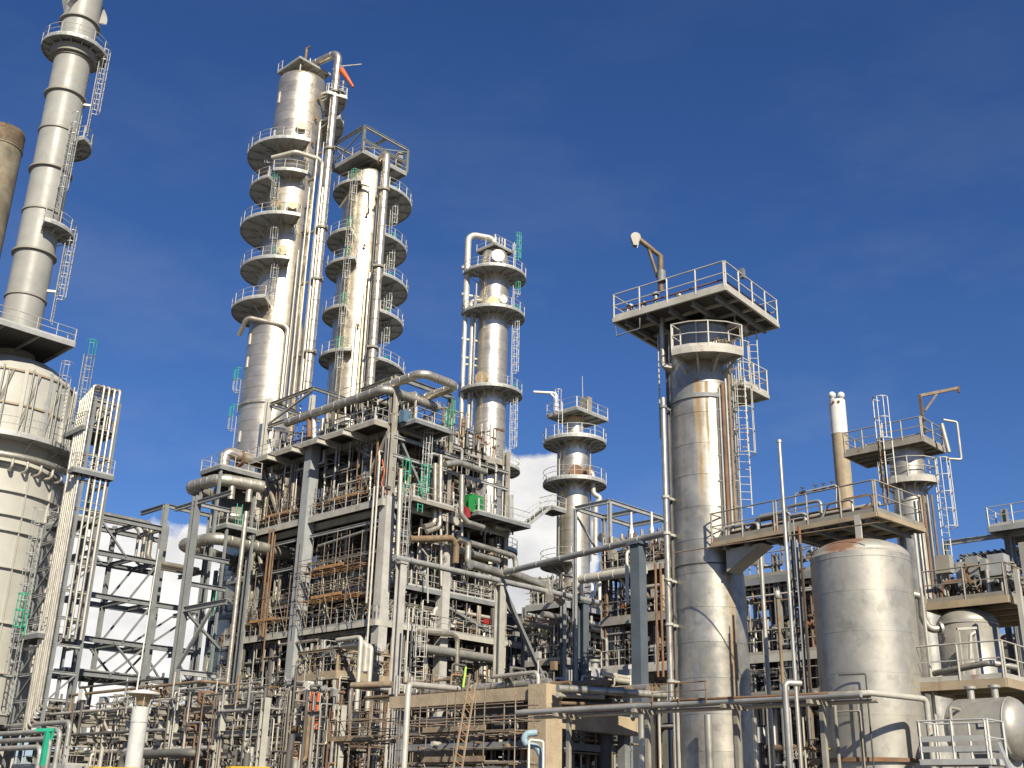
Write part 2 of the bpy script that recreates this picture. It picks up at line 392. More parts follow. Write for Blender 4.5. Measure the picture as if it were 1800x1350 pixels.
mat('pipe_dark', (.14, .135, .125), .6, .1, .2, 1.4, dirt=.3, tint=.3)
mat('pipe_rust', (.20, .125, .08), .8, 0, .3, 2.0, rust=.5, tint=.3)
mat('pipe_brown', (.26, .19, .12), .7, .1, .25, 1.8, rust=.3, tint=.3)
mat('davit', (.17, .125, .075), .6, .1, .25, 2.5, rust=.15, tint=.1)
mat('dark', (.07, .07, .068), .7, 0, .2, 2, tint=.3)
mat('green', (.02, .36, .22), .5, 0, .1, 2)
mat('green_box', (.02, .22, .05), .5, 0, .1, 2)
mat('red', (.30, .03, .03), .45, 0, .1, 2)
mat('orange', (.72, .14, .04), .6, 0, .1, 2)
mat('plank', (.42, .235, .10), .8, 0, .25, 3, tint=.35, bump=.2)
mat('plank_grey', (.32, .25, .17), .85, 0, .25, 3, tint=.35, bump=.2)
mat('scaff', (.33, .28, .22), .55, .25, .25, 3, rust=.4, tint=.3)
mat('deck', (.09, .087, .08), .8, .1, .2, 2, rust=.1, tint=.2)  # kept near black to deepen the shade inside the structures
mat('vent', (.60, .60, .57), .5, 0, .08, 2, dirt=.3, streak=.2, scol=(.3, .27, .22))
mat('white', (.74, .73, .68), .45, 0, .05, 2, dirt=.1)
mat('yellow', (.72, .45, .03), .5, 0, .08, 2, dirt=.3)
mat('blue', (.10, .18, .26), .5, 0, .1, 2, dirt=.2)
mat('tan', (.38, .31, .21), .65, 0, .15, 1.2, streak=.6, dirt=.3)
mat('tancap', (.50, .38, .22), .5, .2, .15, 3, dirt=.3)
mat('oldstack', (.20, .18, .13), .75, .1, .45, .5, rust=.35, streak=.6, bump=.2, dirt=.5, scol=(.40, .38, .32))
mat('oldrim', (.13, .095, .06), .7, .1, .4, 1.0, rust=.3, streak=.5)
mat('rusty', (.22, .13, .075), .85, 0, .3, 2, rust=.5, tint=.2)
mat('ground', (.17, .155, .135), .95, 0, .25, .35, dirt=.4, bump=.4, bscale=6)
mat('darkglass', (.05, .06, .07), .15, 0, .1, 2)
mat('lime', (.45, .75, .10), .5, 0, .05, 2)

mat('drumskin', (.46, .445, .395), .48, .5, .18, .8, dirt=.5, streak=.3, bump=.05, bscale=2, tint=.04, patch=.55)
mat('fireproof_shaded', (.34, .36, .37), .85, 0, .10, 1.0, streak=.3, bump=.2, bscale=10, dirt=.2, tint=.05)  # bluish tint of the column's shaded side, put into its colour
mat('steel_shaded', (.105, .13, .155), .6, 0, .12, 1.0, streak=.2, dirt=.2, tint=.06)  # dark blue tone paints the posts as if in shade
mat('bluelag', (.30, .42, .50), .6, 0, .15, 3, dirt=.3, bump=.3)
mat('backing_dark', (.075, .075, .07), .85, 0, .2, .6, dirt=.3, tint=.25)  # near-black colour of the added backing blocks
mat('pipe_mix', (.33, .30, .25), .5, .3, .55, .9, rust=.24, dirt=.4)

# ------------------------------------------------------------------ the ground
g = MB(); g.face([(-2500, -800, 0), (2500, -800, 0), (2500, 4200, 0), (-2500, 4200, 0)])
o = g.build('ground', 'ground'); o['kind'] = 'structure'

# ------------------------------------------------------------------ tall round things
class Col:
    """a vertical vessel: axis through photo pixel (px,py) at distance Y; angles are seen from the camera, 0 = front, + = right"""
    def __init__(s, name, label, cat, px, py, Y):
        p = at(px, py, Y); s.c = V3((p.x, p.y, 0)); s.phi = math.atan2(-p.y, -p.x)
        s.root = thing(name, label, cat, s.c); s.mesh = {}
    def z(s, py): return zpix(s.c.x, s.c.y, py)
    def zf(s, py, a, r): q = s.P(a, r, 0); return zpix(q.x, q.y, py)      # height of a point on the rim seen at row py
    def m(s, px, z): return px*depth(xy(s.c, z))/F
    def A(s, a): return s.phi+rad(a)
    def P(s, a, r, z): return V3((s.c.x+math.cos(s.A(a))*r, s.c.y+math.sin(s.A(a))*r, z))
    def D(s, a): return V3((math.cos(s.A(a)), math.sin(s.A(a)), 0))
    def sheets(s, z0, z1, r, mt, h=1.3, ns=5, n=14, seed=3):
        R = random.Random(seed); k = max(1, round((z1-z0)/h)); hh = (z1-z0)/k; st = 2*math.pi/ns
        me = MB().lathe((0, 0, 0), [(0, r-.02), (0, r+.012), None, (hh*.03, r+.010), (hh, r), None, (hh+.01, r-.05)], n, a0=0, a1=st).mesh('cladding_sheet'); me.materials.append(M[mt])
        for i in range(k):
            a = R.random()*6.28
            for j in range(ns): inst('cladding_sheet', me, s.root, xy(s.c, z0+i*hh), a+j*st)
    def clad(s, z0, z1, r, mt='clad', h=1.15, n=56):
        k = max(1, round((z1-z0)/h)); hh = (z1-z0)/k; key = (round(r, 3), round(hh, 4), mt)
        if key not in s.mesh:
            mb = MB().lathe((0, 0, 0), [(0, r-.03), (0, r+.022), None, (hh*.05, r+.020), (hh, r), None, (hh+.01, r-.06)], n)
            me = mb.mesh('cladding_sheet'); me.materials.append(M[mt]); s.mesh[key] = me
        for i in range(k): inst('cladding_sheet', s.mesh[key], s.root, xy(s.c, z0+i*hh), (i*2.4) % 6.28)
    def shell(s, prof, mt, name='shell', n=56, label=None):
        return MB().lathe(s.c, prof, n).build(name, mt, s.root, label)
    def platform(s, z, r0, r1, a0, a1, mt='galv', rmat='rail', brk=True, h=1.1, railgap=None, dk='galv'):
        A0, A1 = s.A(a0), s.A(a1); p = MB().sector(s.c, r0, r1, z-.10, z, A0, A1)
        p.sector(s.c, r1-.03, r1+.03, z-.22, z+.03, A0, A1)
        o = p.build('platform', dk, s.root)
        rail_arc(s.c, r1, z, A0, A1, h).build('railing', rmat, o)
        for a in (a0, a1): railing(MB(), [s.P(a, r0+.3, z), s.P(a, r1-.04, z)], h).build('end_railing', rmat, o)
        if brk:
            k = max(2, round(abs(a1-a0)/24))
            for i in range(k+1):
                a = a0+(a1-a0)*(i+.02)/(k+.04); d = s.D(a); sd = d.cross(Z); b = MB()
                b.bar(s.P(a, r0-.05, z-.17), s.P(a, r1-.03, z-.17), .07, .14)
                b.bar(s.P(a, r0-.04, z-.24-.42*(r1-r0)), s.P(a, r0+.62*(r1-r0), z-.24), .08, .07)
                b.build('bracket', mt, o)
        return o
    def ladder(s, a, r, z0, z1, mt='galv', green=1.0, cage=True, rs=1.3): return ladder(s.root, s.P(a, r, 0), s.D(a), z0, z1, mt, cage, None, .5, green, rs)
    def riser(s, a, r, z0, z1, rr, mt='cladpipe', clips=6.0, band=0):
        o = pipe(s.root, [s.P(a, r, z0), s.P(a, r, z1)], rr, mt, bands=band)
        if clips:
            b = MB(); z = z0+clips*.5
            while z < z1: b.bar(s.P(a, r*.55, z), s.P(a, r+rr*1.6, z), .10, .12); b.lathe(s.P(a, r, z-.07), [(0, rr), (0, rr+.06), None, (.14, rr+.06), None, (.14, rr)], 10); z += clips
            b.build('pipe_clamp', 'galv', o)
        return o
    def manhole(s, a, z, r, rad_, mt='tancap', ln=.45):
        m = MB(); m.lathe(s.P(a, r-.2, z), [(0, rad_*.8), (.2+ln, rad_*.8), None, (.2+ln, rad_), None, (.2+ln+.12, rad_), None, (.2+ln+.12, rad_*.9), (.2+ln+.16, 0)], 20, axis=s.D(a))
        return m.build('manhole', mt, s.root)
    def ring(s, z, r, h=.18, out=.12, mt='cream'):
        return MB().lathe(xy(s.c, z), [(0, r-.02), (0, r+out), None, (h, r+out), None, (h, r-.02)], 56).build('stiffener_or_shadow_ring', mt, s.root)
def square_deck(parent, pts, z, mt='galv', rmat='rail', th=.25, rails=(0, 1, 2, 3), h=1.1, dk='deck', sp=1.6, edge=.18, r=.03, name='platform', beams=True, toe=.14):
    """pts: corners (in order round the deck); a grating on a frame of channels, with railing on the listed sides"""
    p = [xy(V3(q), z) for q in pts]; d = MB()
    d.face(p); d.face([q-Z*.05 for q in p][::-1])
    for i in range(len(p)): d.face([p[i-1], p[i], p[i]-Z*.05, p[i-1]-Z*.05][::-1])
    o = d.build(name, dk, parent)
    f = MB()
    for i in range(len(p)):
        a, b = p[i-1], p[i]; f.bar(a-Z*(th/2-.01), b-Z*(th/2-.01), edge*.55, th)
    if beams and len(p) == 4:
        for k in range(1, 4):
            a, b = p[0].lerp(p[1], k/4), p[3].lerp(p[2], k/4); f.bar(a-Z*(.05+th*.4), b-Z*(.05+th*.4), .08, th*.7)
    f.build('edge_frame', mt, o)
    rr = MB()
    for i in rails: railing(rr, [p[i], p[(i+1) % len(p)]], h, sp, r, toe)
    if rails: rr.build('railing', rmat, o)
    return o

# ---- flue stack on the fired heater, far left
FS = Col('fired_heater', 'huge cream ribbed cylindrical fired heater with a tall flue stack on top, far left', 'fired heater', 45, 527, 80)
c = FS; rs_ = c.m(33, c.z(500))
zt = c.z(-260); zneck = c.z(640); rh = c.m(122, c.z(850))
zz = zneck
rows = [527, 450, 378, 305, 237, 173, 110, 45]
zs = [c.z(r) for r in rows]
edges = [zneck]+zs+[zt]
for a, b in zip(edges, edges[1:]): c.shell([(a, rs_), (b, rs_)], 'stackpaint', 'stack_course')
for i, zq in enumerate(zs): c.ring(zq-.09, rs_, .16, .10 if i % 2 == 0 else .22, 'cream_dark')
for k in range(3):      # helical strakes near the top
    s = MB(); pr = None
    for i in range(60):
        f = i/59; a = k*120+f*330-40; zq = zs[-1]+.6+(zt-zs[-1]-1)*f
        q0, q1 = c.P(a, rs_-.02, zq), c.P(a, rs_+.62, zq)
        if pr: s.face([pr[0], pr[1], q1, q0], True)
        if pr: s.face([pr[2], q0+Z*.08, q1+Z*.08, pr[3]], True); s.face([pr[1], pr[3], q1+Z*.08, q1])
        pr = (q0, q1, q0+Z*.08, q1+Z*.08)
    s.build('helical_strake', 'stackpaint', c.root)
rp = c.m(54, c.z(90))
c.platform(c.z(92), rs_, rp, -178, 178, 'galv')
c.shell([(c.z(108), rs_+.02), (c.z(108), rs_+.35), None, (c.z(97), rs_+.45), None, (c.z(97), rs_)], 'cream_dark', 'platform_ring')
c.platform(c.z(250), rs_, c.m(58, c.z(250)), 45, 150)
c.platform(c.z(408), rs_, c.m(58, c.z(408)), 5, 110)
c.ladder(72, rs_+.75, c.z(232), c.z(105), green=0, rs=1.5)
c.ladder(28, rs_+.55, c.z(390), c.z(238), green=0, rs=1.3)
c.ladder(72, rs_+.75, c.z(565), c.z(425), green=0, rs=1.5)
for zq, a in ((c.z(180), 76), (c.z(508), 76)): MB().bar(c.P(a, rs_-.1, zq), c.P(a, rs_+.7, zq), .25, .18).build('ladder_bracket', 'white', c.root)
# square access deck above the cone, braced convection head, ring platforms and the ribbed shell
zd = c.zf(590, 0, 4.2); q_ = hitz(132, 603, zd)
square_deck(c.root, [q_-DU*10.5, q_, q_+DV*7.5, q_-DU*10.5+DV*7.5], zd, th=.35, dk='deck')
c.ladder(62, c.m(128, c.z(690)), c.z(798), zd, green=1.3)
c.shell([(c.z(665), c.m(76, c.z(650))), (c.z(645), rs_*1.2), (zneck+.3, rs_)], 'cream_dark', 'cone')
rhd = c.m(112, c.z(700))
c.shell([(c.z(830), rhd), (c.z(680), rhd), None, (c.z(650), c.m(76, c.z(650)))], 'cream', 'convection_head', 16)
for i in range(8):
    a = -78+i*22.5; s = MB(); s.ibeam(c.P(a, rhd+.16, c.z(795)), c.P(a, rhd-.05, c.z(676)), .26, .3, c.D(a)); s.build('head_post', 'galv' if i % 2 else 'cream', c.root)
    s = MB(); s.bar(c.P(a, rhd+.10, c.z(790)), c.P(a+12, rhd+.04, c.z(684)), .16, .14); s.build('head_brace', 'cream_dark', c.root)
    for da in (5, 9): s = MB(); s.tube([c.P(a+da, rhd+.3, c.z(800)), c.P(a+da, rhd+.3, c.z(670+da*2))], .07, 6); s.build('head_conduit', 'pipe_grey', c.root)
for rw in (684, 740): c.shell([(c.z(rw)-.07, rhd-.1), (c.z(rw)-.07, rhd+.12), None, (c.z(rw)+.07, rhd+.12), None, (c.z(rw)+.07, rhd-.1)], 'tan', 'head_girdle', 16)
c.platform(c.z(798), rhd-.3, rh+1.3, -100, 96, 'galv', h=1.2)
pz = c.z(832); MB().tube([c.P(-100+i*4, rh+.75, pz) for i in range(48)], .24, 12).build('ring_header', 'clad_dull', c.root)
for i in range(16):
    a = -80+i*10.2; MB().tube(fillet([c.P(a, rh+.75, pz), c.P(a, rh+.75, pz-.9), c.P(a, rh-.05, pz-.9)], .3), .10, 8).build('header_branch', 'pipe_light', c.root)
zb = c.z(1262)
c.shell([(zb, rh), (c.z(838), rh), None, (c.z(830), rhd)], 'cream', 'shell', 96)
for rw in (846, 887, 926, 952, 1013, 1105, 1189, 1258): c.ring(c.z(rw), rh, .10, .22, 'cream')
for i in range(9):
    a = -92+i*24; MB().bar(c.P(a, rh+.06, zb), c.P(a, rh+.06, c.z(840)), .07, .22, c.D(a)).build('rib', 'cream', c.root)
c.shell([(zb-.5, rh+.5), (zb-.5, rh+.6), None, (zb, rh+.6), None, (zb, rh-.1)], 'pipe_grey', 'floor_ring')
for i in range(9):
    a = -85+i*21; MB().bar(c.P(a, rh-.4, 0), c.P(a, rh-.4, zb-.4), .5, .5, c.D(a)).build('leg', 'fireproof', c.root)
c.shell([(1.5, rh-2), (zb, rh-2)], 'dark', 'burner_plenum', 32)

# ---- old rusty stack beyond the heater
OS = Col('old_stack', 'mottled rusty old steel stack with a burnt brown rim at the left edge', 'stack', 7, 240, 100)
c = OS; r = c.m(34, c.z(240))
for i in range(12):
    za, zb_ = c.z(262)*i/12, c.z(262)*(i+1)/12; c.shell([(za, r), (zb_, r)], 'oldstack', 'stack_course', 40)
c.shell([(c.z(262), r+.02), (c.z(240), r+.02), None, (c.z(238), r+.05), (c.z(232), r-.1), (c.z(232), r*.7), None, (c.z(250), r*.68)], 'oldrim', 'burnt_rim', 40)
c.ring(c.z(264), r, .12, .08, 'oldstack')

# ---- tall distillation column
TA = Col('distillation_column', 'tallest silver clad distillation column with an orange windsock at its top', 'column', 484, 600, 104)
c = TA; ru, rm, rl = 2.66, 2.42, 2.75
zA = c.z(152); zB = c.z(300); zC = c.z(545); zD = c.z(585)
c.clad(zB, zA, ru); c.clad(zC, zB-.9, rm); c.clad(9, zD, rl)
c.shell([(zD, rl), (zC, rm)], 'clad', 'cone'); c.shell([(zB-.9, rm), (zB, ru)], 'clad', 'cone')
c.shell([(zA, ru)]+dome(ru, 1.0, 6, zA), 'clad', 'head'); c.shell([(0, rl+.1), (9, rl+.1), None, (9, rl-.1)], 'fireproof', 'skirt')
zq = c.z(722); c.shell([(zq-.2, rl), (zq-.1, rl+.16), (zq+.1, rl+.16), (zq+.2, rl)], 'clad_dull', 'band')
for py, px0, px1, a0, a1 in ((285, 518, 437, -165, 16), (344, 512, 441, -165, -35), (412, 504, 424, -165, 14), (483, 496, 424, -165, 8), (554, 488, 408, -165, -18)):
    z = c.z(py); c.platform(z, (ru if py < 300 else rm)-.05, c.m(px0-px1, z), a0, a1)
z = c.z(330); c.platform(z, rm, rm+1.5, -32, 22)
for py, a0, a1 in ((167, 62, 160), (215, 62, 160)): z = c.z(py); c.platform(z, ru-.05, c.m(78, z), a0, a1)
for a, p0, p1 in ((-30, 412, 345), (-22, 483, 412), (-14, 552, 483), (-95, 730, 672), (-92, 800, 738), (-55, 344, 287)): c.ladder(a, (rl+.18 if p0 > 600 else rm+.6), c.z(p0), c.z(p1), green=1.2)
zt_ = c.z(128)
dk = square_deck(c.root, [xy(c.c, 0)-DU*2.1-DV*2.1, xy(c.c, 0)+DU*2.1-DV*2.1, xy(c.c, 0)+DU*2.1+DV*2.1, xy(c.c, 0)-DU*2.1+DV*2.1], zt_, rails=(), dk='clad_dull')
m = MB(); railing(m, [xy(c.c, zt_)-DU*2.1+DV*2.1, xy(c.c, zt_)-DU*2.1+DV*1.2]); railing(m, [xy(c.c, zt_)+DU*2.1-DV*.6, xy(c.c, zt_)+DU*2.1+DV*2.1, xy(c.c, zt_)-DU*.3+DV*2.1]); m.build('railing', 'rail', dk)
for sx, sy in ((-1, -1), (1, -1), (1, 1), (-1, 1)): MB().tube([xy(c.c, zA-.2)+DU*1.6*sx+DV*1.6*sy, xy(c.c, zt_-.2)+DU*1.6*sx+DV*1.6*sy], .09, 6).build('deck_post', 'galv', c.root)
m = MB(); p = c.P(0, .1, 0); m.tube([xy(p, zt_), xy(p, c.z(86))], .16, 8); m.tube([xy(p, c.z(88)), xy(p, c.z(84))+V3((.4, -.2, 0))], .14, 8); m.build('davit_post', 'pipe_brown', c.root)
m = MB()
for i in range(5): q = c.P(40+i*50, .8+.2*i, 0); m.tube([xy(q, zt_), xy(q, zt_+1.6+.3*(i % 3))], .06, 6)
m.build('vent_stub', 'pipe_light', c.root)
# overhead vapour line and companions
q = at(588, 170, 101.2); zq = c.z(130)
pipe(c.root, [xy(c.c, zA+.6)+V3((.2, 0, 0)), xy(c.c, zq+.9)+V3((.2, 0, 0)), xy(q, zq+.9), xy(q, zpix(q.x, q.y, 690))], .43, 'cladpipe', R=1.0, name='overhead_line', bands=2.2, n=20)
for rw in (163, 263, 402, 492, 620):
    zz_ = zpix(q.x, q.y, rw); m = MB(); m.lathe(xy(q, zz_-.12), [(0, .43), (0, .62), None, (.24, .62), None, (.24, .43)], 16); m.bar(xy(c.c, zz_), xy(q, zz_), .2, .2); m.bar(xy(q, zz_)-DV*.9, xy(q, zz_)+DV*.9, .16, .2); m.build('pipe_guide', 'steel_warm', c.root)
square_deck(c.root, [xy(q, 0)+V3((-.6, -.7, 0)), xy(q, 0)+V3((1.3, .2, 0)), xy(q, 0)+V3((.9, 1.6, 0)), xy(q, 0)+V3((-1, 1, 0))], zpix(q.x, q.y, 168), dk='galv', beams=False, r=.03)
q2 = at(563, 330, 101.6)
pipe(c.root, [c.P(-40, ru+1.0, c.z(307)), c.P(0, ru+1.4, c.z(302)), xy(q2, c.z(302)), xy(q2, zpix(q2.x, q2.y, 690))], .24, 'pipe_light', R=.7, name='reflux_line')
q3 = at(505, 590, 101.3)
pipe(c.root, [c.P(-80, rl+.9, c.z(600)), c.P(-55, rl+.9, c.z(578)), xy(q3, zpix(q3.x, q3.y, 574)), xy(q3, zpix(q3.x, q3.y, 705))], .24, 'cladpipe', R=.7, name='draw_line')
for i, (px, r_, mt, t) in enumerate(((535, .10, 'pipe_light', 215), (545, .07, 'galv', 250), (527, .08, 'pipe_light', 330), (519, .07, 'pipe_light', 440), (551, .09, 'cladpipe', 330), (513, .06, 'galv', 580))):
    px_ = px; q = at(px, 500, 101.2-.1*i); pipe(c.root, [xy(q, zpix(q.x, q.y, 700)), xy(q, zpix(q.x, q.y, t))], r_, mt, name='small_riser')
for py, a in ((255, 5), (390, 5), (470, -5), (390, -30)): c.manhole(a, c.z(py-8), rm if py > 300 else ru, .55)
for py, a in ((190, 40), (225, 38), (268, 36), (330, 42), (378, 40), (420, 38)): MB().lathe(c.P(a, ru-.2, c.z(py)), [(0, .1), (.5, .1), None, (.5, .2), None, (.6, .2), None, (.6, 0)], 8, axis=c.D(a)).build('nozzle', 'pipe_brown', c.root)
for py, a in ((180, -62), (245, -66), (600, -64), (640, -64), (770, -60)):
    MB().bar(c.P(a, (ru if py < 300 else rl)+.05, c.z(py)), c.P(a, (ru if py < 300 else rl)+.05, c.z(py+18)), .28, .06, c.D(a)).build('name_strip', 'white', c.root)

# windsock on its arm at the top of that column
sock = thing('windsock', 'orange windsock hanging from a pole at the top of the tallest column', 'windsock', at(600, 122, 101))
p0, p1 = at(594, 117, 101), at(636, 113, 101)
MB().tube([at(585, 122, 101), p0, p1], .07, 6).build('pole', 'rail', sock)
a, b = at(600, 122, 101), at(621, 153, 101)
MB().lathe(a, [(0, .28), (.02, .31), ((b-a).length*.5, .23), ((b-a).length, .13), None, ((b-a).length-.03, .1), (.1, .27)], 14, axis=b-a).build('sock', 'orange', sock)
MB().torus(a, .32, .025, b-a, 16, 4).build('hoop', 'rail', sock); MB().tube([p0, a], .025, 4).build('tether', 'rail', sock)

# ---- second tall column with the square frame on top
TB = Col('frame_top_column', 'silver column with a square steel frame on top, right of the tallest one', 'column', 624, 600, 110)
c = TB; r = c.m(41, c.z(600)); zA = c.z(318)
c.clad(9, zA, r); c.shell([(zA, r)]+dome(r, .9, 6, zA), 'clad', 'head'); c.shell([(0, r+.1), (9, r+.1), None, (9, r-.1)], 'fireproof', 'skirt')
for py, px0, px1 in ((359, 645, 725), (440, 638, 716), (510, 632, 717), (571, 627, 709), (655, 620, 711)):
    z = c.z(py); c.platform(z, r-.05, c.m(px1-px0, z), 28, 150); c.ladder(56, r+1.0, c.z(py+(78 if py < 640 else 60)), z, green=1.5, rs=1.5)
for py, px0, px1, a1 in ((345, 646, 588, -12), (430, 640, 578, -22), (480, 635, 574, -10), (560, 628, 568, -22), (636, 620, 560, -5)):
    z = c.z(py); c.platform(z, r-.05, c.m(px0-px1, z), -150, a1); c.ladder(-24, r+.8, c.z(py+70), z, green=1.2, rs=1.4)
zd = c.z(300)
n_, l_, r_ = hitz(655, 287, zd), hitz(590, 296, zd), hitz(724, 322, zd)
n_ = xy(c.c, 0)-DU*3.2-DV*2.9
quad = [n_, n_+DU*6.4, n_+DU*6.4+DV*5.6, n_+DV*5.6]
square_deck(c.root, quad, zd, dk='galv', th=.4)
zt_ = zpix(quad[0].x, quad[0].y, 222)
for i, q in enumerate(quad): MB().ibeam(xy(q, zd), xy(q, zt_), .3, .3).build('frame_post', 'steel', c.root)
for i in range(4):
    MB().ibeam(xy(quad[i-1], zt_), xy(quad[i], zt_), .26, .32).build('frame_beam', 'galv', c.root)
    MB().bar(xy(quad[i-1], zd+.4), xy(quad[i], zt_-.3), .12, .12).build('frame_brace', 'steel', c.root)
MB().ibeam(xy(quad[0].lerp(quad[1], .5), zt_), xy(quad[3].lerp(quad[2], .5), zt_), .26, .3).build('frame_beam', 'galv', c.root)
MB().ibeam(xy(quad[0], zt_-1.7), xy(quad[1], zt_-1.7), .2, .24).build('frame_beam', 'galv', c.root)
q = quad[1]; m = MB(); m.box(xy(q, zd+1.6)-DU*.8+DV*.5, DU*.35, DV*.25, Z*.9); m.build('cabinet', 'steel_warm', c.root)
m = MB(); m.box(xy(q, zd+1.0)-DU*.3+DV*1.6, DU*.25, DV*.2, Z*.9); m.build('cabinet', 'tan', c.root)
q = at(678, 300, 106.2); zq = zpix(q.x, q.y, 268)
pipe(c.root, [xy(c.c, zA+.5), xy(c.c, zq), xy(q, zq), xy(q, zpix(q.x, q.y, 700))], .44, 'cladpipe', R=.9, name='overhead_line', bands=2.2, n=20)
for rw in (335, 470, 612): zz_ = zpix(q.x, q.y, rw); m = MB(); m.bar(xy(c.c, zz_), xy(q, zz_)+V3((.3, -.5, 0)), .22, .26); m.lathe(xy(q, zz_-.1), [(0, .44), (0, .66), None, (.24, .66), None, (.24, .44)], 16); m.bar(xy(q, zz_)-DU*.9, xy(q, zz_)+DU*.9, .2, .24); m.build('pipe_guide', 'steel_warm', c.root)
for i, (px, r_, mt, t) in enumerate(((655, .12, 'pipe_light', 345), (661, .10, 'tan', 320), (650, .14, 'cladpipe', 480), (643, .08, 'pipe_light', 510), (634, .08, 'pipe_light', 560))):
    q = at(px, 480, 107.2); pipe(c.root, [xy(q, zpix(q.x, q.y, 700)), xy(q, zpix(q.x, q.y, t))], r_, mt, name='small_riser')
pipe(c.root, [c.P(-70, r+.5, c.z(378)), c.P(-20, r+.7, c.z(347)), c.P(6, r+.6, c.z(352)), c.P(8, r+.5, c.z(390))], .16, 'cladpipe')
for rw in (398, 452, 590): MB().lathe(c.P(4, r-.2, c.z(rw)), [(0, .1), (.5, .1), None, (.5, .2), None, (.6, .2), None, (.6, 0)], 8, axis=c.D(4)).build('nozzle', 'pipe_rust', c.root)

# ---- third column, slim, ringed by platforms
TC = Col('ringed_column', 'slim silver column with a hooked pipe at its top and three round manhole covers', 'column', 865, 600, 114)
c = TC; r = c.m(27.5, c.z(600)); zA = c.z(474)
c.clad(6, zA, r); c.shell([(zA, r), (c.z(466), r*.98), (c.z(446), r*.80), None]+dome(r*.80, .7, 5, c.z(446)), 'clad', 'head'); c.shell([(0, r+.1), (6, r+.1), None, (6, r-.1)], 'fireproof', 'skirt')
for py, a0, a1 in ((489, -75, 125), (558, -80, 125), (694, -110, 125), (827, -70, 130), (970, -20, 130)):
    z = c.z(py); c.platform(z, r-.05, c.m(56, z), a0, a1)
for p0, p1, gr in ((489, 432, 3.2), (556, 505, 2.0), (692, 560, 1.0), (825, 700, 1.0)): c.ladder(72, r+.65, c.z(p0), c.z(p1), green=gr, rs=1.6)
zd = c.z(442); n_ = xy(c.c, 0)-DU*1.5-DV*1.5
square_deck(c.root, [n_, n_+DU*3, n_+DU*3+DV*3, n_+DV*3], zd, dk='galv', rails=(3, 0))
m = MB()
for i in range(4): q = xy(c.c, zd)+V3((.1+.35*i, -.3*i, 0)); m.tube([q, q+Z*(1.9-.25*i)], .09, 6)
m.build('vent_stub', 'rail', c.root)
c.manhole(10, c.z(464), r*.92, .75, 'white'); c.manhole(2, c.z(546), r, .75, 'tancap'); c.manhole(-28, c.z(676), r, .75, 'tancap')
c.manhole(26, c.z(540), r, .5, 'white', .7)
q = at(821, 480, 113); q2 = at(818, 600, 113)
pipe(c.root, [xy(c.c, c.z(446)), xy(c.c, zd+1.6), xy(q, zd+1.6), xy(q, c.z(560))], .36, 'pipe_light', R=.9, name='overhead_line', n=20)
pipe(c.root, [xy(q, c.z(560)), xy(q, c.z(790))], .26, 'pipe_light', name='overhead_line')
q = at(829, 600, 113); pipe(c.root, [c.P(-50, r*.9, c.z(536)), xy(q, c.z(536))+V3((-.4, 0, 0)), xy(q, c.z(556)), xy(q, c.z(760))], .24, 'pipe_light', R=.5, name='side_line')
q = at(834, 600, 112.4); pipe(c.root, [xy(q, c.z(508)), xy(q, c.z(760))], .10, 'pipe_grey', name='small_riser')
for rw in (471, 518, 596, 628, 640): z = c.z(rw); q = at(815, rw, 113); m = MB(); m.bar(q, xy(c.c, q.z), .2, .2); m.lathe(q+V3((-.2, 0, 0)), [(0, .25), None, (.3, .25), None, (.3, 0)], 8, axis=(1, 0, 0)); m.build('pipe_clamp', 'galv', c.root)
MB().ibeam(at(792, 705, 108), at(792, 1000, 108), .4, .4).build('pipe_stanchion', 'steel', c.root)

# ---- fourth column, short, with a jib and a thin mast
TD = Col('jib_column', 'short silver column with a white jib arm and thin mast, two full ring platforms', 'column', 1010, 860, 100)
c = TD; r = c.m(26.5, c.z(860)); zA = c.z(772); ru = r*.62
c.clad(3, zA, r); c.shell([(zA, r), None, (zA+.02, ru*1.05)], 'clad', 'shoulder'); c.shell([(zA, ru), (c.z(748), ru)], 'clad', 'neck'); c.shell([(c.z(748), ru+.02), (c.z(737), ru+.02), None]+dome(ru, .5, 4, c.z(737)), 'tancap', 'head'); c.shell([(0, r+.1), (3, r+.1)], 'fireproof', 'skirt')
for py, r1, a0, a1 in ((780, 55, -170, 170), (852, 55.5, -170, 170), (995, 60, -170, -5)): z = c.z(py); c.platform(z, r-.05, c.m(r1, z), a0, a1)
zd = c.z(732); n_ = xy(c.c, 0)-DU*1.9-DV*1.9
square_deck(c.root, [n_, n_+DU*4.6, n_+DU*4.6+DV*3.8, n_+DV*3.8], zd, dk='galv')
MB().bar(at(1030, 700, 99), at(1030, 728, 99), 1.0, .6).build('cabinet', 'steel_warm', c.root)
p = at(978, 722, 99.5); t = at(978, 691, 99.5); MB().tube(fillet([p, t, at(938, 689, 99.5)], .3), .13, 8).build('jib', 'white', c.root); MB().tube([at(978, 702, 99.5), at(967, 691, 99.5)], .09, 6).build('jib_brace', 'white', c.root)
MB().tube([at(1025, 735, 99), at(1023.5, 661, 99)], .05, 6, r1=.03).build('mast', 'rail', c.root)
ladder(c.root, at(985, 760, 98), -DU, c.z(778), c.z(722), 'rail', True, None, .5, 0, 1.4)
c.manhole(4, c.z(838), r, .62, 'pipe_rust'); c.manhole(45, c.z(836), r, .5, 'pipe_rust', .5)
q = at(1045, 900, 98.6); pipe(c.root, [c.P(50, r+.4, c.z(834)), at(1042, 834, 98.6), at(1043, 868, 98.6), at(1058, 876, 98.6), at(1047, 886, 98.6), at(1047, 975, 98.6)], .24, 'pipe_light', R=.5, name='side_line')
for dx in (-72, -60, 62): c.riser(dx, r+.25, c.z(990), c.z(760), .07, 'pipe_grey', 0)

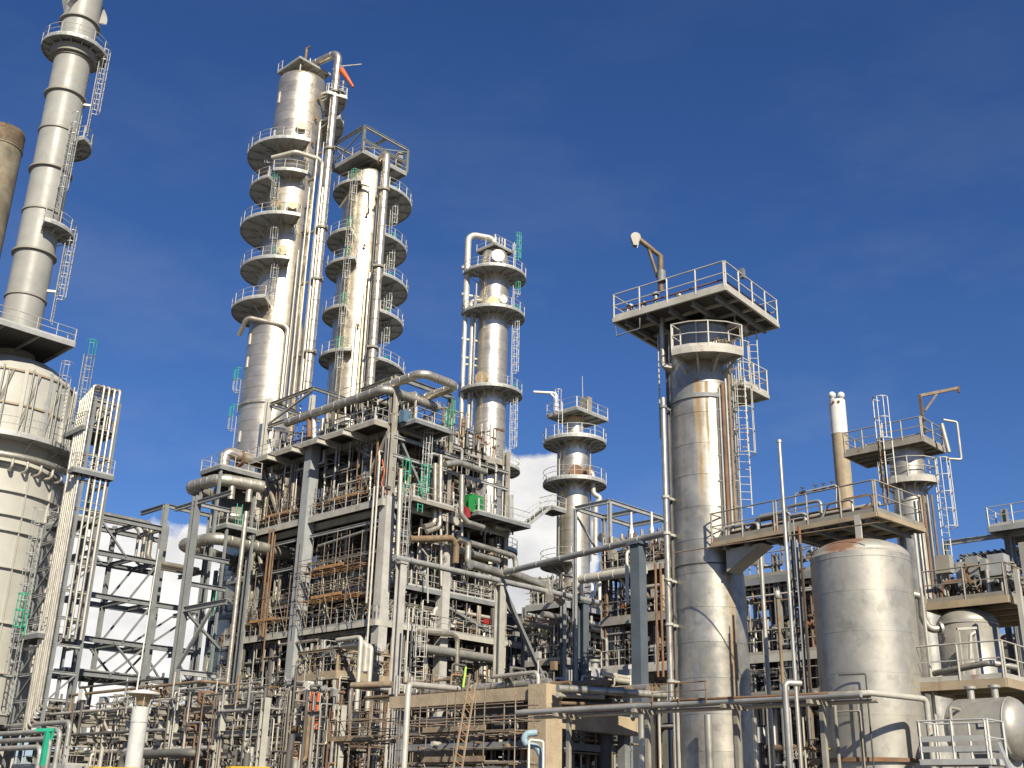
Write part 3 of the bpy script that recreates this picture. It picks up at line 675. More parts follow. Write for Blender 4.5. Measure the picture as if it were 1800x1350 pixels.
# ------------------------------------------------------------------ near vessels on the right
TE = Col('near_column', 'large dull silver column with rust streaks under a wide square platform', 'column', 1241, 850, 42)
c = TE; r = c.m(58.5, c.z(850)); zA = c.z(590)
sd_ = c.D(90)
mat('near_skin', (.48, .46, .405), .42, .62, .20, .9, bump=.08, bscale=3, dirt=.6, streak=.25, tint=.16, patch=.55, runs=[(tuple(c.P(-8, r, 0)), tuple(sd_), .17, c.z(930), c.z(685)), (tuple(c.P(34, r, 0)), tuple(sd_), .15, c.z(1300), c.z(952)), (tuple(c.P(8, r, 0)), tuple(sd_), .10, c.z(860), c.z(690))])
c.sheets(0, zA, r, 'near_skin')
c.shell([(zA, r)]+dome(r, .5, 6, zA), 'clad_dull', 'head', 72)
c.ring(c.z(1003), r, .05, .03, 'dark')  # dark ring drawn as the tie rod's shadow line across the shell
zd = c.z(566)
GRID = (DU, DV); a_ = rad(39.5); DU = V3((math.sin(a_), math.cos(a_), 0)); DV = V3((-math.cos(a_), math.sin(a_), 0))
cn, cl, cr_ = hitz(1275, 503, zd), hitz(1081, 563, zd), hitz(1367, 577, zd)
n_ = xy(cn, 0); lv = max((xy(cl, 0)-n_).dot(DV), 5.2); lu = (xy(cr_, 0)-n_).dot(DU)*.93
quad = [n_, n_+DU*lu, n_+DU*lu+DV*lv, n_+DV*lv]
square_deck(c.root, quad, zd, 'steel_cream', 'steel_cream', .17, dk='deck', sp=1.25, r=.03, toe=.14)
for k in range(5):
    a = n_+DV*(lv*(k+.5)/5)+DU*.15; MB().ibeam(xy(a, zd-.22), xy(a+DU*(lu-.3), zd-.22), .14, .22).build('deck_joist', 'steel', c.root)
pipe(c.root, [xy(c.c, zA+.4)+V3((.1, -.6, 0)), xy(c.c, zd+.1)+V3((.1, -.6, 0))], .10, 'cladpipe', name='top_nozzle')
for sx, sy in ((1, 1), (-1, 1), (1, -1), (-1, -1)): q = xy(c.c, 0)+DU*.75*sx+DV*.75*sy; MB().bar(xy(q, zA-.3), xy(q, zd-.2), .14, .14).build('deck_strut', 'steel_warm', c.root)
for t_, hh in ((.78, .55), (.66, .8), (.45, .4), (.9, .6)):
    q = n_+DV*(lv*t_)+DU*.5; m = MB(); m.tube([xy(q, zd), xy(q, zd+hh)], .08, 8); m.lathe(xy(q, zd+hh), [(0, .16), None, (.08, .16), None, (.08, 0)], 8); m.build('deck_fitting', 'pipe_grey', c.root)
pipe(c.root, [xy(n_+DV*(lv*.95)+DU*.25, zd+.45), xy(n_+DV*.2+DU*.25, zd+.45), xy(n_+DU*(lu-.3)+DV*.2, zd+.45)], .035, 'pipe_rust', name='steam_tracing')
m = MB(); m.box(xy(n_+DU*1.5, zd+1.15), DU*.10, DV*.08, Z*.2); m.build('junction_box', 'steel', c.root)
# outrigger under the left end
lc = n_+DV*(lv-.1); m = MB(); pts_ = [xy(lc, zd-.35), xy(lc, zd-.75)+DU*.1, xy(lc-DV*1.2, zd-.75), xy(lc-DV*1.2, zd-.3)]
m.tube(pts_, .03, 5); m.build('hanger_frame', 'steel', c.root)
# davit crane on the deck
cr0 = at(1162, 505, 43.6); dv = thing('davit_crane', 'brown davit crane with a hook block on the wide square platform', 'crane', cr0)
b0, b1 = at(1162, 512, 43.6), at(1161, 450, 43.6); kn = at(1149, 441, 43.6); tp = at(1120, 418, 43.6)
MB().tube([b0, b1], .13, 12).build('mast', 'davit', dv)
MB().tube([b1, kn], .10, 8).build('knee', 'davit', dv); MB().tube([at(1156, 488, 43.6), at(1139, 433, 43.6)], .075, 8).build('strut', 'davit', dv)
MB().tube([kn, tp], .12, 10).build('boom', 'davit', dv)
MB().lathe(at(1117, 418, 43.5)+V3((0, .12, 0)), [(0, .0), (0, .22), None, (.24, .22), None, (.24, 0)], 14, axis=(0, -1, 0)).build('sheave', 'steel_cream', dv)
m = MB(); q = at(1117, 418, 43.5); m.face([q+V3((-.22, -.13, 0)), q+V3((-.1, -.13, -.42)), q+V3((.1, -.13, -.42)), q+V3((.22, -.13, 0))]); m.face([q+V3((-.22, .13, 0)), q+V3((-.1, .13, -.42)), q+V3((.1, .13, -.42)), q+V3((.22, .13, 0))][::-1]); m.build('sheave_cheek', 'steel_cream', dv)
MB().torus(at(1117, 432, 43.5), .06, .018, (0, 1, 0), 10, 5).build('hook', 'dark', dv)
MB().lathe(at(1163, 495, 43.5), [(0, .2), None, (.5, .2), None, (.5, .1)], 12).build('winch', 'steel', dv)
DU, DV = GRID
# half platform, side platform, ladder, conduits
z = c.z(648); c.platform(z, r-.02, r+1.05, -28, 44, 'steel_cream', 'steel_cream', dk='steel_cream')
m = MB()
for i in range(9): q = c.P(14+i*3.2, r+.65, z); m.tube([q+Z*.05, q+Z*(.35+.06*(i % 3))], .03, 5); m.torus(q+Z*(.4+.06*(i % 3)), .07, .015, Z, 8, 4)
m.tube([c.P(12+i*4, r+.65, z+.2) for i in range(9)], .03, 5); m.build('valve_manifold', 'pipe_brown', c.root)
pipe(c.root, [c.P(-6, r+.1, z+.1), c.P(-6, r+.1, zA)], .05, 'cladpipe', name='small_riser')
z2 = c.z(684); q = c.P(66, r+.35, 0)
square_deck(c.root, [q, q+DU*2.1, q+DU*2.1+DV*1.5, q+DV*1.5], z2, 'steel_cream', 'steel_cream', .16, dk='steel_cream', beams=False, r=.03, sp=.9)
square_deck(c.root, [c.P(60, r+.3, 0), c.P(60, r+.3, 0)+DU*1.0, c.P(60, r+.3, 0)+DU*1.0+DV*1.2, c.P(60, r+.3, 0)+DV*1.2], c.z(585), 'steel_cream', 'steel_cream', .14, rails=(0,), dk='deck', beams=False, r=.03, sp=.8)
lp = at(1303, 720, 41.0); ladder(c.root, lp, -DV*.7-DU*.7, zpix(lp.x, lp.y, 905), zpix(lp.x, lp.y, 660), 'steel_cream', True, None, .42, 0, 1.0)
lp = at(1322, 600, 42.0); ladder(c.root, lp, -DV*.7-DU*.7, zpix(lp.x, lp.y, 690), zpix(lp.x, lp.y, 560), 'steel_cream', False, None, .4, 0, 1.0)
for i, (px, rr_, mt) in enumerate(((1266, .055, 'pipe_dark'), (1271, .045, 'galv'), (1277, .075, 'pipe_rust'), (1283, .05, 'pipe_grey'), (1289, .055, 'pipe_brown'))):
    q = at(px, 830, 40.75-.02*i); pipe(c.root, [xy(q, zpix(q.x, q.y, 960)), xy(q, zpix(q.x, q.y, 690-8*i))], rr_, mt, name='conduit')
m = MB(); zz_ = 690
for rw in (720, 755, 800, 845, 890, 930): a, b = at(1262, rw, 40.7), at(1300, rw, 40.9); m.bar(a, b, .05, .05)
m.build('conduit_rack', 'steel', c.root)
# downcomer along the left side
q = at(1164, 600, 41.6); pipe(c.root, [xy(q, zpix(q.x, q.y, 556)), xy(q, zpix(q.x, q.y, 640)), c.P(-82, r, zpix(q.x, q.y, 648))], .11, 'clad_dull', R=.12, name='relief_line')
MB().bar(at(1164, 642, 41.5), at(1182, 645, 41.5), .16, .16).build('pipe_shoe', 'steel_cream', c.root)
q = at(1168, 800, 41.4); pipe(c.root, [xy(q, zpix(q.x, q.y, 1225)), xy(q, zpix(q.x, q.y, 700))], .11, 'cladpipe', name='downcomer', n=14)
q1_ = at(1177, 800, 41.9); pipe(c.root, [xy(q1_, zpix(q1_.x, q1_.y, 1225)), xy(q1_, zpix(q1_.x, q1_.y, 590))], .07, 'pipe_dark', name='downcomer')
q1_ = at(1161, 760, 41.7); pipe(c.root, [xy(q1_, zpix(q1_.x, q1_.y, 770)), xy(q1_, zpix(q1_.x, q1_.y, 590))], .035, 'galv', name='conduit')
for rw in (718, 876, 940, 1022, 1100, 1200):
    zz_ = zpix(q.x, q.y, rw); m = MB(); m.lathe(xy(q, zz_), [(0, .11), (0, .16), None, (.1, .16), None, (.1, .11)], 14); m.bar(xy(q, zz_+.05), c.P(-75, r*.9, zz_+.05), .07, .09); m.build('pipe_clamp', 'steel_cream' if rw > 730 else 'steel', c.root)
c.shell([(c.z(717), r), (c.z(717), r+.07), None, (c.z(710), r+.07), None, (c.z(710), r)], 'steel', 'support_band')
# ---- vertical drum F
TF = Col('vertical_drum', 'big dull silver vertical drum with rust brown patch on its domed top', 'drum', 1526, 1150, 36.3)
c = TF; r = c.m(87, c.z(1150)); zA = c.z(985); zB = c.z(1338)
n = 5
for i in range(n): za, zb = zB+(zA-zB)*i/n, zB+(zA-zB)*(i+1)/n; c.shell([(za, r+.005), (za+.03, r+.005), (zb, r)], 'drumskin', 'shell_course', 80)
mat('drumhead', (.50, .48, .42), .5, .4, .14, .8, dirt=.4, tint=.02, patch=.4, blobs=[(tuple(c.P(-22, r*.72, zA+.38)), .85)])
c.shell([(zA, r+.004), (zA+.02, r+.004)]+[(zA+.02+a, b) for a, b in dome(r, .62, 9)], 'drumhead', 'head', 80)
c.shell([(zB-.08, r), (zB-.08, r+.07), None, (zB+.04, r+.07), None, (zB+.04, r)], 'rusty', 'base_ring', 80)
c.shell([(0, r-.04), (zB, r-.04)], 'clad_dull', 'skirt', 64)
c.ring(c.z(994), r, .03, .012, 'drum')
# elevated walkway from the near column over the drum
GRID = (DU, DV); a_ = rad(48); DU = V3((math.sin(a_), math.cos(a_), 0)); DV = V3((-math.cos(a_), math.sin(a_), 0))
zd = 11.05; cn = hitz(1541, 900, zd); n_ = xy(cn, 0); ld = (xy(hitz(1262, 958, zd), 0)-n_).dot(DV); lr = (xy(hitz(1612, 945, zd), 0)-n_).dot(DU)
print('walkway', n_, ld, lr)
wk = thing('elevated_walkway', 'cream steel walkway with railings running over the domed drum to the near column', 'walkway', xy(n_, zd))
lr = 3.1
lm = 3.9
quad = [n_, n_+DU*lr, n_+DU*lr+DV*lm, n_+DV*lm]
square_deck(wk, quad, zd, 'tan', 'steel_warm', .15, rails=(0, 1, 3), sp=1.25, r=.03, dk='deck', toe=.16)
q_ = n_+DV*(lm+.01)
dk = square_deck(wk, [q_, q_+DU*1.2, n_+DV*ld+DU*1.2, n_+DV*ld], zd, 'tan', 'steel_warm', .15, rails=(2, 3), sp=1.25, r=.03, dk='deck', toe=.16, name='gangway', beams=False)
for k in range(7): a = n_+DV*(ld*(k+.5)/7)+DU*.1; MB().ibeam(xy(a, zd-.18), xy(a+DU*((lr if ld*(k+.5)/7 < lm else 1.2)-.2), zd-.18), .12, .2).build('joist', 'steel', wk)
for t_ in (.1, .50): p = n_+DV*(lm*t_*1.9+.05)+DU*(lr-.1); MB().bar(xy(p, 0), xy(p, zd-.2), .16, .16).build('post', 'steel', wk)
p = n_+DV*(.7)-DU*.02; MB().bar(xy(p, zd-1.25), xy(p, zd+.02), .22, .06).build('hanger_plate', 'steel_cream', wk)
e = n_+DV*(ld-.05); m = MB()   # tapered bracket off the near column
q = [xy(e-DV*.3, zd-.22), xy(e-DV*1.9, zd-.22), xy(e-DV*.3, zd-1.05)]
for s_ in (.3, 1.0):
    m.face([x+DU*(.1+s_) for x in q]); m.face([x+DU*(.14+s_) for x in q][::-1]); m.face([q[1]+DU*(.1+s_), q[1]+DU*(.14+s_), q[2]+DU*(.14+s_), q[2]+DU*(.1+s_)])
m.face([q[1]+DU*.4, q[1]+DU*1.14, q[2]+DU*1.14, q[2]+DU*.4]); m.build('bracket', 'steel_cream', wk)
random.seed(4)
for i in range(9):
    y = .4+i*(ld-1)/9; mt = random.choice(['pipe_light', 'pipe_rust', 'pipe_grey', 'pipe_brown', 'pipe_light'])
    a = n_+DV*y+DU*random.uniform(.3, .95); h = random.uniform(.35, .95)
    pipe(wk, [xy(a, zd-.1), xy(a, zd+h), xy(a+DV*random.uniform(.6, 1.6), zd+h), xy(a+DV*1.3, zd+.1)], random.choice([.04, .06, .09]), mt, R=.15)
pipe(wk, [xy(n_+DV*.3+DU*.5, zd+.3), xy(n_+DV*(ld-.5)+DU*.5, zd+.35)], .09, 'pipe_rust'); pipe(wk, [xy(n_+DV*.3+DU*.8, zd+.5), xy(n_+DV*(ld-.5)+DU*.8, zd+.5)], .07, 'pipe_light')
m = MB()
pts_ = [at(1400, 862, 39), at(1468, 848, 38)]
for i, px in enumerate((1411, 1434, 1448, 1463)):
    p = at(px, 866-(px-1411)*.2, 38.6); valve(m, p, DV, .07)
m.build('valve', 'dark', wk); pipe(wk, [at(1398, 900, 38.8), at(1398, 868, 38.8), at(1470, 852, 38.2), at(1470, 895, 38.2)], .03, 'pipe_grey', R=.06)
m = MB(); q = at(1375, 886, 39.8); m.box(q, DU*.09, DV*.07, Z*.17); m.build('junction_box', 'steel_warm', wk)
q = at(1580, 870, 37.2); MB().box(q, DU*.06, DV*.12, Z*.2).build('junction_box', 'steel', wk)
DU, DV = GRID
# thin rod from near column to the drum deck
solo('tie_rod', MB().tube([at(1183, 972, 40.4), at(1545, 918, 34.0)], .022, 6), 'pipe_brown', 'thin brown rod running from the near column under the walkway', 'rod')

# ---- column G with jib
TG = Col('jib_platform_column', 'narrow silver column with a tan jib arm over its square platform, right side', 'column', 1597, 838, 55)
c = TG; r = c.m(30, c.z(838)); zA = c.z(785)
for i in range(8): za, zb = zA*i/8, zA*(i+1)/8; c.shell([(za, r+.005), (zb, r)], 'clad_dull', 'shell_course', 48)
c.shell([(zA, r)]+dome(r, .35, 5, zA), 'clad_dull', 'head', 48)
zd = c.z(788); cn, cl, cr_ = hitz(1626, 764, zd), hitz(1490, 788, zd), hitz(1660, 788, zd)
n_ = xy(cn, 0); lv = (xy(cl, 0)-n_).dot(DV); lu = (xy(cr_, 0)-n_).dot(DU); print('G', lv, lu, depth(cn))
n_ = xy(c.c, 0)-DU*1.25-DV*1.5; lv, lu = 4.3, 2.6
quad = [n_, n_+DU*lu, n_+DU*lu+DV*lv, n_+DV*lv]
square_deck(c.root, quad, zd, 'steel_warm', 'steel_warm', .25, sp=1.2, r=.035)
q = at(1625, 762, 53.6); m = MB(); m.bar(q, at(1617, 695, 53.6), .14, .14); m.bar(at(1616, 696, 53.6), at(1685, 682, 53.6), .13, .15); m.bar(at(1626, 722, 53.6), at(1648, 690, 53.6), .09, .1); m.bar(at(1684, 679, 53.6), at(1685, 690, 53.6), .12, .12); m.build('jib', 'davit', c.root)
lp = at(1560, 772, 52.8); ladder(c.root, lp, -DU, zpix(lp.x, lp.y, 850), zpix(lp.x, lp.y, 742), 'rail', True, None, .45, 0, 1.2)
z = c.z(853); c.platform(z, r-.02, r+.75, -60, 60, 'steel_cream', 'steel_cream', dk='steel_cream')
lp = at(1655, 880, 54); ladder(c.root, lp, V3((.3, -1, 0)), zpix(lp.x, lp.y, 1010), zpix(lp.x, lp.y, 850), 'rail', True, None, .45, 0, 1.2)
m = MB(); m.tube(fillet([at(1662, 806, 53.5), at(1690, 808, 53.5), at(1682, 742, 53.5), at(1658, 738, 53.5)], .1), .07, 6); m.build('relief_loop', 'rail', c.root)
pipe(c.root, [at(1655, 745, 53.5), at(1668, 795, 53.5)], .11, 'pipe_light')
for i, (px, rr_, mt) in enumerate(((1628, .07, 'pipe_rust'), (1636, .05, 'pipe_grey'), (1644, .06, 'pipe_brown'), (1621, .05, 'pipe_light'))):
    q = at(px, 930, 53.8); pipe(c.root, [xy(q, zpix(q.x, q.y, 1050)), xy(q, zpix(q.x, q.y, 870))], rr_, mt, name='conduit')
for px in (1551, 1558): q = at(px, 840, 53.4); pipe(c.root, [xy(q, zpix(q.x, q.y, 885)), xy(q, zpix(q.x, q.y, 770))], .07, 'pipe_brown', name='conduit')

# ---- two-tone stack H
TH = Col('two_tone_stack', 'slim stack, white upper third over streaked tan, with two vent caps', 'stack', 1476, 764, 62)
c = TH; r = c.m(14, c.z(764))
c.shell([(0, r), (c.z(764), r)], 'tan', 'lower_stack', 32); c.shell([(c.z(764), r+.01), (c.z(705), r+.01), None, (c.z(705), r*.5)], 'white', 'upper_stack', 32)
for dx in (-.28, .25): MB().lathe(xy(c.c, c.z(706))+V3((dx, -.1, 0)), [(0, .13), (.2, .13), (.22, .2), (.42, .22), (.55, .12), (.6, 0)], 12).build('vent_cap', 'white', c.root)
for a in (-25, 12): MB().lathe(c.P(a, r-.05, c.z(711)), [(0, .08), (.12, .08), None, (.12, 0)], 10, axis=c.D(a)).build('port', 'pipe_rust', c.root)

# ------------------------------------------------------------------ steel modules with their pipework
class Mod:
    def __init__(s, name, label, cat, org):
        s.o = xy(V3(org), 0); s.root = thing(name, label, cat, s.o)
    def S(s, u, v, z): return s.o+DU*u+DV*v+Z*z
    def zrow(s, u, v, row): q = s.S(u, v, 0); return zpix(q.x, q.y, row)
    def uof(s, px, py, v=0.0): return (hitp(px, py, s.S(0, v, 0), DV)-s.o).dot(DU)
    def vof(s, px, py, u=0.0): return (hitp(px, py, s.S(u, 0, 0), DU)-s.o).dot(DV)
    def onL(s, px, py, off=0.0): return hitp(px, py, s.S(-off, 0, 0), DU)      # on the left-hand face, off metres in front
    def onR(s, px, py, off=0.0): return hitp(px, py, s.S(0, -off, 0), DV)
    def column(s, u, v, z0, z1, w=.4, mt='steel', solid=False):
        m = MB()
        if solid: m.bar(s.S(u, v, z0), s.S(u, v, z1), w, w)
        else: m.ibeam(s.S(u, v, z0), s.S(u, v, z1), w, w, DV, .045)
        return m.build('column', mt, s.root)
    def beam(s, a, b, mt='steel', w=.26, h=.42, name='beam'): return MB().ibeam(a, b, w, h).build(name, mt, s.root)
    def brace(s, a, b, mt='steel', w=.2): return MB().bar(a, b, w, w*.8).build('brace', mt, s.root)
    def deck(s, u0, u1, v0, v1, z, rails=(0, 1, 2, 3), mt='steel', rmat='rail', dk='deck', th=.3, **k):
        return square_deck(s.root, [s.S(u0, v0, 0), s.S(u1, v0, 0), s.S(u1, v1, 0), s.S(u0, v1, 0)], z, mt, rmat, th, rails, 1.1, dk, **k)
    def pipe(s, pts, r, mt, **k): return pipe(s.root, pts, r, mt, **k)
    def fuzz(s, u0, u1, v0, v1, z, h, seed, n, r0=.03, r1=.075, faces=.6):
        R = random.Random(seed*7+1); m = s.__dict__.setdefault('fz', MB())
        if m.mi is None: m.mi = []
        for i in range(n):
            r = R.uniform(r0, r1) if R.random() < .8 else R.uniform(r1, r1*2); w = R.random()
            if R.random() < faces: u, v = (u0+R.random()*.9, R.uniform(v0, v1)) if R.random() < .55 else (R.uniform(u0, u1), v0+R.random()*.9)
            else: u, v = R.uniform(u0, u1), R.uniform(v0, v1)
            zz = z+R.random()*h; l = R.uniform(.6, 3.2); lu_, lv_ = min(l*1.6, max(.2, u1-u)), min(l*1.6, max(.2, v1-v))
            if w < .22: m.tube([s.S(u, v, z), s.S(u, v, z+h)], r, 5)
            elif w < .40: m.tube(fillet([s.S(u, v, z), s.S(u, v, zz+.4), s.S(u+R.choice([.5, .9, 1.6]), v, zz+.4)], .12, 2), r, 5)
            elif w < .58: m.tube(fillet([s.S(u, v, z if R.random() < .5 else z+h), s.S(u, v, zz), s.S(u+lu_, v, zz)]+([s.S(u+lu_, v, z+h)] if R.random() < .4 else []), .12, 2), r, 5)
            elif w < .76: m.tube(fillet([s.S(u, v, z if R.random() < .5 else z+h), s.S(u, v, zz), s.S(u, v+lv_, zz)]+([s.S(u, v+lv_, z+h)] if R.random() < .4 else []), .12, 2), r, 5)
            elif w < .92:
                q = s.S(u, v, z+R.uniform(.3, max(.5, h*.5))); ax = R.choice([DU, DV]); m.tube([xy(q, z), q], r, 5); valve(m, q, ax, R.uniform(.10, .19), R.choice([Z, -DU, -DV])); m.tube(fillet([q, q+ax*.8, xy(q+ax*.8, z)], .1, 2), r, 5)
            else: q = s.S(u, v, z+R.uniform(.4, 1.4)); m.box(q, DU*R.uniform(.06, .2), DV*R.uniform(.06, .2), Z*R.uniform(.08, .3)); m.tube([xy(q, z), q], .03, 4)
            m.mi += [R.choice((0, 0, 1, 1, 2, 2, 3, 3, 3, 4))]*(len(m.f)-len(m.mi))  # larger dark share paints in shade between the pipes
    def endfuzz(s, mt='pipe_mix'):
        o = s.fz.build('small_bore_piping', mt, s.root, kind='stuff')
        for k in ('pipe_grey', 'pipe_light', 'pipe_dark', 'pipe_rust'): o.data.materials.append(M[k])
    def clutter(s, u0, u1, v0, v1, z, h, seed, nu=6, nv=6, nr=8, nval=6, rmax=.3, pal=('pipe_grey', 'pipe_light', 'cladpipe', 'pipe_dark', 'pipe_brown'), front=True):
        R = random.Random(seed); rr = lambda: R.choice([.05, .07, .09, .12, .16, .22, .3, .36][:max(3, int(rmax*22))])
        U = lambda: u0+(u1-u0)*(R.random()**1.6 if front else R.random()); W = lambda: v0+(v1-v0)*(R.random()**1.6 if front else R.random())
        for i in range(nv):
            r = rr(); u = U(); a = R.uniform(v0, v0+(v1-v0)*.5); b = a+R.uniform(.3, 1)*(v1-a); zz = z+.3+R.random()*(h-.6)
            pts = [s.S(u, a, zz), s.S(u, b, zz)]
            if R.random() < .6: pts.append(s.S(u, b, z+.1 if R.random() < .6 else z+h))
            if R.random() < .6: pts.insert(0, s.S(u, a, z+.1 if R.random() < .5 else z+h-.1))
            elif R.random() < .5: pts.insert(0, s.S(u+1.5, a, zz))
            s.pipe(pts, r, R.choice(pal))
        for i in range(nu):
            r = rr(); v = W(); a = R.uniform(u0, u0+(u1-u0)*.5); b = a+R.uniform(.3, 1)*(u1-a); zz = z+.3+R.random()*(h-.6)
            pts = [s.S(a, v, zz), s.S(b, v, zz)]
            if R.random() < .6: pts.append(s.S(b, v, z+.1 if R.random() < .6 else z+h))
            if R.random() < .6: pts.insert(0, s.S(a, v, z+.1 if R.random() < .5 else z+h-.1))
            s.pipe(pts, r, R.choice(pal))
        for i in range(nr):
            r = rr()*.8; u, v = (u0+R.random()*1.2, R.uniform(v0, v1)) if R.random() < .5 else (R.uniform(u0, u1), v0+R.random()*1.2)
            s.pipe([s.S(u, v, z), s.S(u, v, z+h*R.uniform(.5, 1.0))], r, R.choice(pal))
        for i in range(nval):
            u, v = (u0+R.random()*1.5, R.uniform(v0, v1)) if R.random() < .6 else (R.uniform(u0, u1), v0+R.random()*1.5)
            zz = z+R.uniform(.5, min(1.8, h*.6)); m = MB(); m.tube([s.S(u, v, z), s.S(u, v, zz)], .05, 6); ax = R.choice([DU, DV]); m.tube([s.S(u, v, zz)-ax*.6, s.S(u, v, zz)+ax*.6], .07, 6)
            valve(m, s.S(u, v, zz), ax, R.choice([.13, .17, .22]), R.choice([Z, -DU, -DV])); m.build('valve', R.choice(['pipe_grey', 'steel_warm', 'dark', 'pipe_brown']), s.root)
        for i in range(max(2, nval//2)):
            u, v = (u0+R.random()*1.2, R.uniform(v0, v1)) if R.random() < .6 else (R.uniform(u0, u1), v0+R.random()*1.2)
            q = s.S(u, v, z+R.uniform(.8, 1.5)); m = MB(); m.box(q, DU*R.uniform(.1, .3), DV*R.uniform(.1, .3), Z*R.uniform(.15, .45)); m.tube([xy(q, z), q], .04, 5); m.build('instrument_box', R.choice(['galv', 'steel_warm', 'white', 'pipe_grey']), s.root)
def exchanger(p, ax, ln, r, mt, label, name='heat_exchanger', zs=.5, group=None):
    """horizontal shell on two saddles standing on z of p"""
    p = V3(p); ax = V3(ax).normalized(); sd = ax.cross(Z); t = thing(name, label, 'heat exchanger', p, group)
    c = p+Z*(r+zs); a = c-ax*ln/2
    MB().lathe(a, [(-.02, 0)]+[(-.02, r*.98), None, (0, r*1.12), None, (.14, r*1.12), None, (.14, r), (ln-.5, r)]+[(ln-.5+q, w) for q, w in dome(r, r*.5, 5)], 24, axis=ax).build('shell', mt, t)
    for f in (.25, .75): MB().box(p+ax*(ln*(f-.5))+Z*(zs+r*.2)/2, ax*.12, sd*(r*.75), Z*((zs+r*.2)/2)).build('saddle', 'steel', t)
    for f in (.3, .7): MB().lathe(a+ax*(ln*f)+Z*r*.8, [(0, r*.25), (r*.55, r*.25), None, (r*.55, r*.4), None, (r*.7, r*.4), None, (r*.7, 0)], 12).build('nozzle', 'pipe_grey', t)
    return t
def upright(p, h, r, mt, label, name='vertical_vessel', cat='vessel', leg=.9, group=None):
    p = V3(p); t = thing(name, label, cat, p, group)
    MB().lathe(p+Z*leg, dome(r, -r*.5, 5)[::-1]+[(0, r), (h, r)]+[(h+a, b) for a, b in dome(r, r*.5, 5)], 28).build('shell', mt, t)
    for i in range(4): a = math.pi/2*i+.6; q = p+V3((math.cos(a)*r*.9, math.sin(a)*r*.9, 0)); MB().bar(q, q+Z*(leg+.4), .12, .12).build('leg', 'steel', t)
    MB().lathe(p+Z*(leg+h+r*.4), [(0, r*.22), (.4, r*.22), None, (.4, r*.36), None, (.5, r*.36), None, (.5, 0)], 12).build('nozzle', 'pipe_grey', t)
    return t
PLK = {}
def plank_mesh(ln, mt):
    k = (round(ln, 2), mt)
    if k not in PLK:
        me = MB().abox(-ln/2, ln/2, -.112, .112, -.025, .025).mesh('plank'); me.materials.append(M[mt]); PLK[k] = me
    return PLK[k]
def scaffold(label, org, lv, lu, z0, z1, decks, mt='scaff', bay=2.0, pm='plank', boards=4, seed=1, lift=2.0, over=1.1, guard=True):
    """tube scaffold on plant axes: standards, ledgers, transoms, braces and loose boards"""
    R = random.Random(seed); o = xy(V3(org), z0); t = thing('scaffold', label, 'scaffold', o); nv_ = max(1, round(lv/bay)); P = lambda u, v, z: xy(o, z)+DU*u+DV*v
    for i in range(nv_+1):
        for u in (0, lu): MB().tube([P(u, lv*i/nv_, z0), P(u, lv*i/nv_, z1+R.uniform(-.3, over))], .03, 6).build('standard', mt, t)
    z = z0+lift*.6; lev = []
    while z < z1: lev.append(z); z += lift
    for z in sorted(set(lev+[d-.07 for d in decks]+([d+.55 for d in decks]+[d+1.05 for d in decks] if guard else []))):
        for u in (0, lu): MB().tube([P(u, -R.uniform(.1, .5), z), P(u, lv+R.uniform(.1, .6), z)], .026, 6).build('ledger', mt, t)
    for z in [d-.12 for d in decks]+lev:
        for i in range(nv_+1): MB().tube([P(-.3, lv*i/nv_+.06, z), P(lu+.3, lv*i/nv_+.06, z)], .026, 6).build('transom', mt, t)
    for i in range(0, nv_, 2): MB().tube([P(-.05, lv*i/nv_, z0), P(-.05, lv*(i+1)/nv_, min(z1, z0+3.5))], .026, 6).build('brace', mt, t)
    rot = math.atan2(DV.y, DV.x)
    for d in decks:
        for b in range(boards):
            v = 0
            while v < lv-.4:
                ln = min(3.9, lv-v); inst('plank', plank_mesh(ln, pm), t, P(lu*(b+.5)/boards+R.uniform(-.02, .02), v+ln/2+R.uniform(-.1, .1), d+R.uniform(-.01, .015)), rot+R.uniform(-.012, .012)); v += ln
        bd = inst('toe_board', plank_mesh(min(3.9, lv), pm), t, P(-.06, lv/2, d+.12), rot); bd.rotation_euler = (math.pi/2, 0, rot)
    return t

# ---- the main structure
MS = Mod('process_structure', 'tall multi-level grey steel process structure packed with pipes, centre', 'steel structure', at(680, 900, 86))
V1, V2 = MS.vof(549, 900), MS.vof(452, 900); U1, U2 = MS.uof(785, 900), MS.uof(888, 900); U3 = MS.uof(942, 1100)
print('struct', V1, V2, U1, U2, U3)
zz = lambda r: MS.zrow(0, 0, r)
Z5, Z4, Z3, Z2, Z1, ZT = zz(1205), zz(1092), zz(1020), zz(882), zz(745), zz(662)
print('levels', Z5, Z4, Z3, Z2, Z1, ZT)
# columns
MS.column(0, 0, 0, Z2+.4, .85, 'fireproof', True); MS.column(0, 0, Z2+.4, ZT, .55, 'steel_warm')
MS.column(-.5, V1, 0, zz(742), .95, 'fireproof_shaded', True); MS.column(0, V2, 0, MS.zrow(0, V2, 700), .55, 'steel_cream')
MS.column(U1, 0, 0, MS.zrow(U1, 0, 960), .8, 'fireproof', True); MS.column(U1, 0, MS.zrow(U1, 0, 960), MS.zrow(U1, 0, 700), .4, 'steel_warm')
MS.column(U2, 0, 0, MS.zrow(U2, 0, 795), .5, 'steel_warm')
MS.column(U3, 0, 0, Z4+.4, .45, 'steel')
for u in (U1*.95, U2):
    for v in (V1, V2): MS.column(u, v, 0, Z1, .45, 'steel')
MS.column(U3, V1, 0, Z4, .4, 'steel')
